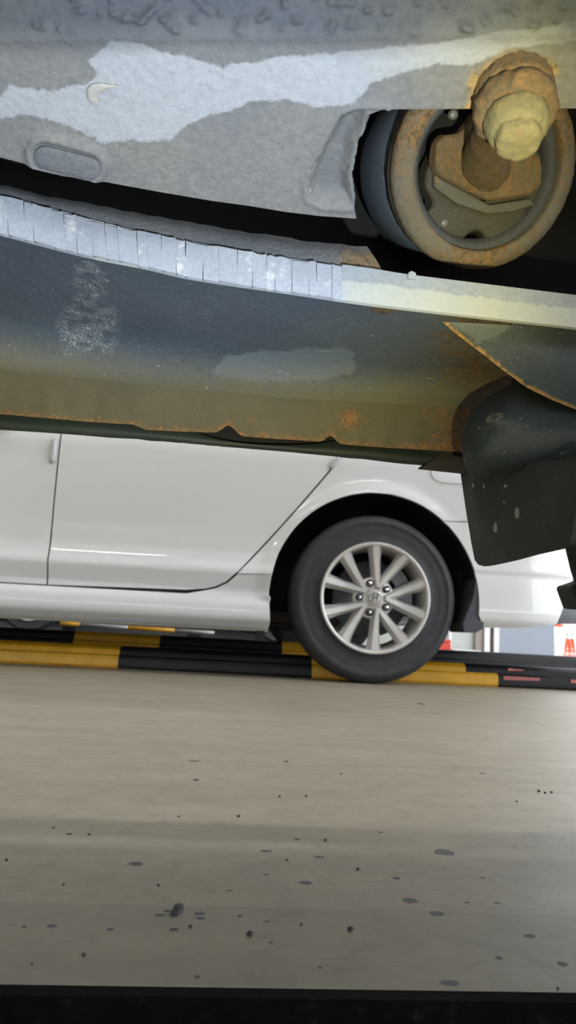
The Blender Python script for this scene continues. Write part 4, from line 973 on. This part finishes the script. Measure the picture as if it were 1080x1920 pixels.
# ------------------------------------------------------------------ far car beyond the second bay
YF = 8.6
fw1 = P(52, 1160, YF); fw2 = P(528, 1160, YF)
fc = thing('parked_car', 'dark car parked far behind the white sedan, only its wheels showing', 'car', ((fw1.x + fw2.x) / 2, YF + 0.85, 0))
def fadopt(o): o.parent = fc; o.matrix_parent_inverse = Matrix.Translation(-Vector(fc.location)); return o
x1, x2 = fw1.x, fw2.x
sidep = [(x1 - 0.85, 0.30)] + arc(x1, 0.33, 0.39, 180, 0, 12) + arc(x2, 0.33, 0.39, 180, 0, 12) + [(x2 + 0.9, 0.30), (x2 + 0.95, 0.95), (x2 + 0.5, 1.05), (x2 - 0.1, 1.45), (x1 + 1.2, 1.48), (x1 + 0.55, 1.02), (x1 - 0.8, 0.80)]
sidep[1:1] = []
o = prism('body', [(x, max(z, 0.22)) for x, z in sidep], lambda p: (p[0], YF, p[1]), Vector((0, 1.7, 0)), 'farpaint', None, 0.02); fadopt(o)
o = prism('side_window', [(x1 + 0.72, 1.05), (x1 + 1.28, 1.40), (x2 - 0.2, 1.38), (x2 + 0.25, 1.07)], lambda p: (p[0], YF - 0.008, p[1]), Vector((0, 0.006, 0)), 'glass', None); fadopt(o)
fadopt(box('underbody', x1 - 0.7, x2 + 0.8, YF + 0.3, YF + 1.5, 0.10, 0.5, 'dark'))
for cx in (x1, x2): make_wheel((cx, YF + 0.01, 0.33), fadopt, 0.33, True, phase=0.2)

# ------------------------------------------------------------------ background odds and ends
def axle_stand(px, label):
    b_ = G(px, 1231); t = thing('axle_stand', label, 'axle stand', (b_.x, b_.y, 0), 'orange axle stands outside')
    w = 0.034
    for sx_ in (-1, 1):
        for sy in (-1, 1):
            v = [Vector((sx_ * w, sy * w, 0)), Vector((sx_ * .012, sy * .012, .23))]
            skin_path('leg', [(v[0], .010), (v[0].lerp(v[1], .5), .010), (v[1], .012)], 'orange', 8, t)
    for z, k in ((0.06, .036), (0.14, .024)):
        box('brace', -k, k, -k, k, z, z + .022, 'orange', t, .003)
    me = lathe_mesh('post', [(0, .2), (.013, .2), (.013, .30), (.02, .30), (.02, .312), (0, .312)], 14); link('post', me, 'greymetal', t)
    box('base', -.06, .06, -.06, .06, 0, .014, 'orange', t, .003)
axle_stand(1064, 'orange axle stand on the yard, left one of the pair by the image edge')
axle_stand(1072.5, 'orange axle stand on the yard, right one of the pair by the image edge')
q = P(1047, 1173, 9.9)
t = thing('orange_board', 'orange board edge under the white bumper by the doorway', 'board', (q.x, 9.9, 0))
box('board', -.06, .06, -.02, .02, q.z - .02, q.z + .2, 'orange', t, .003); box('stand', -.012, .012, -.012, .012, 0, q.z, 'post', t)
q = P(1043, 1210, 10.6); t = thing('wire_crate', 'grey wire mesh crate standing in the bright yard', 'crate', (q.x, 10.6, 0))
for i in range(6):
    skin_path('wire', [(Vector((-.09 + .036 * i, 0, .02)), .004), (Vector((-.09 + .036 * i, 0, .24)), .004)], 'greymetal', 6, t)
for z in (.02, .13, .24): skin_path('wire', [(Vector((-.1, 0, z)), .005), (Vector((.1, 0, z)), .005)], 'greymetal', 6, t)
# red and white things by the wall behind the tyre
q = P(838, 1222, YB - .6); t = thing('red_toolbox', 'small red toolbox by the back wall behind the tyre', 'toolbox', (q.x + .02, YB - .6, 0)); box('case', -.16, .0, -.1, .1, 0, .10, 'redpaint', t, .01); box('lid', -.16, .0, -.1, .1, .103, .14, 'redpaint', t, .01)
q = P(862, 1228, YB - .5); tag(box('white_tray', q.x - .13, q.x + .2, YB - .7, YB - .4, 0, .03, 'post', None, .006), 'low white tray on the floor by the back wall', 'tray')
q = P(853, 1210, YB - .3); tag(box('white_pole', q.x - .02, q.x + .02, YB - .1, YB - .06, 0, 1.6, 'post', None, .004), 'thin white pole leaning upright against the back wall', 'pole')

# ------------------------------------------------------------------ floor marks and grit
flo = bpy.data.objects['floor']
def blob(name, px, py, w, h, mat, zt=0.0002, par=flo):
    c = G(px, py); gx = (G(px + 1, py) - G(px - 1, py)).length / 2; gy = (G(px, py - 1) - G(px, py + 1)).length / 2
    N = 16; pts = [(c.x + gx * w * math.cos(a) * random.uniform(.8, 1.1), c.y + gy * h * math.sin(a) * random.uniform(.75, 1.1)) for a in [2 * math.pi * i / N for i in range(N)]]
    return prism(name, pts, lambda p: (p[0], p[1], 0.0), Vector((0, 0, zt)), mat, par)
for (x, y, w, h) in ((832, 1598, 18, 6.5), (573, 1655, 12, 3.5), (769, 1689, 15, 5), (819, 1713, 14, 4.5), (744, 1647, 7, 2.5), (255, 1620, 12, 4), (500, 1596, 11, 2.2), (130, 1564, 6, 2), (557, 1574, 6, 1.6), (97, 1736, 10, 3.5), (326, 1743, 10, 3), (299, 1716, 10, 2.5), (374, 1713, 12, 2.8), (376, 1722, 8, 2.5), (994, 1755, 11, 3), (1055, 1807, 9, 4), (843, 1843, 18, 5), (368, 1462, 6, 2), (536, 1428, 5, 1.6), (207, 1743, 7, 2), (508, 1767, 5, 1.5), (500, 1728, 5, 1.8), (315, 1708, 9, 1.5), (450, 1718, 5, 2), (935, 1796, 7, 2.5), (370, 1832, 6, 3), (903, 1450, 5, 1.4), (875, 1692, 5, 1.3), (100, 1552, 4, 1.4), (714, 1561, 5, 1.2), (45, 1738, 4, 2), (365, 1427, 12, 1.2), (790, 1320, 5, 1.5), (600, 1607, 9, 1.4), (932, 1693, 6, 1.2), (905, 1646, 5, 1.2), (430, 1670, 6, 1.0), (500, 1640, 6, 1.0)):
    blob('oil_spot', x, y, w, h, 'oil')
def stone(px, py, r, mat, name, label, cat, group=None, flat=0.7):
    c = G(px, py); rr = r * (c - CAMP).dot(fw) / F
    bm = bmesh.new(); bmesh.ops.create_icosphere(bm, subdivisions=2, radius=rr)
    for v_ in bm.verts: v_.co *= random.uniform(.8, 1.15); v_.co.z *= flat
    zmin = min(v_.co.z for v_ in bm.verts)
    for v_ in bm.verts: v_.co.z -= zmin
    o = bmobj(name, bm, mat); o.location = (c.x, c.y, 0.0); tag(o, label, cat, group); return o
c = G(331, 1712)
bm = bmesh.new(); k_ = (c - CAMP).dot(fw) / F
secs = [[bm.verts.new((x * k_, y * k_, z * k_)) for x, y, z in ((-w, yy, 0), (w, yy, 0), (w * .8, yy, h), (-w * .5, yy, h * 1.2))] for yy, w, h in ((-14, 8, 7), (0, 9, 12), (18, 7, 10), (26, 3, 4))]
for i in range(3):
    for k in range(4): bm.faces.new((secs[i][k], secs[i][(k + 1) % 4], secs[i + 1][(k + 1) % 4], secs[i + 1][k]))
bm.faces.new(secs[0]); bm.faces.new(secs[-1])
o = bmobj('rubber_chip', bm, 'stone'); o.location = (c.x, c.y, 0); o.rotation_euler = (0, 0, -0.35); tag(o, 'dark folded rubber chip on the concrete near the pit edge', 'chip')
stone(468, 1754, 6.5, 'stone', 'pebble', 'largest black pebble near the pit edge, right of the folded rubber chip', 'pebble')
stone(657, 1745, 5.5, 'stone', 'pebble', 'black pebble near the pit edge, to the right of the largest pebble', 'pebble')
stone(357, 1739, 3.5, 'stone', 'pebble', 'small black pebble just below the folded rubber chip', 'pebble')
stone(157, 1792, 4, 'stone', 'pebble', 'small black pebble nearest the pit edge at lower left', 'pebble')
for (x, y, r) in ((447, 1532, 3), (610, 1577, 3), (671, 1631, 3), (119, 1660, 2.5), (297, 1661, 2.5), (565, 1735, 3), (538, 1614, 2.5), (12, 1614, 3), (640, 1452, 2), (574, 1494, 2.5), (524, 1495, 2.5), (1010, 1485, 3), (1022, 1488, 2.5), (1034, 1487, 2.5), (969, 1504, 2), (600, 1815, 2.5), (60, 1808, 2.5), (1046, 1855, 3), (167, 1566, 2.5), (335, 1532, 2)):
    stone(x, y, r, 'stone', 'grit', 'tiny dark bit of grit on the concrete floor', 'grit', 'loose grit on the concrete')
for (x, y, r) in ((125, 1247, 5), (88, 1246, 4), (455, 1256, 6), (600, 1265, 4), (345, 1253, 4), (160, 1250, 3), (20, 1244, 4), (290, 1252, 3)):
    c = G(x, y + 2); stone(x, y + 2, r, 'leaf' if r > 3 else 'stoneL', 'dry_leaf', 'dry leaf crumb on the floor along the striped rail', 'leaf', 'leaf litter along the rail', 0.4)

for me in bpy.data.meshes:
    if me.materials and me.materials[0] and me.materials[0].name in ('heavy_rust', 'pale_olive_rust', 'grey_green_foot') and 'm2' not in me.attributes:
        a_ = me.attributes.new('m2', 'FLOAT', 'POINT'); a_.data.foreach_set('value', np.full(len(me.vertices), 0.42 if me.materials[0].name == 'heavy_rust' else 0.25, dtype=np.float32))
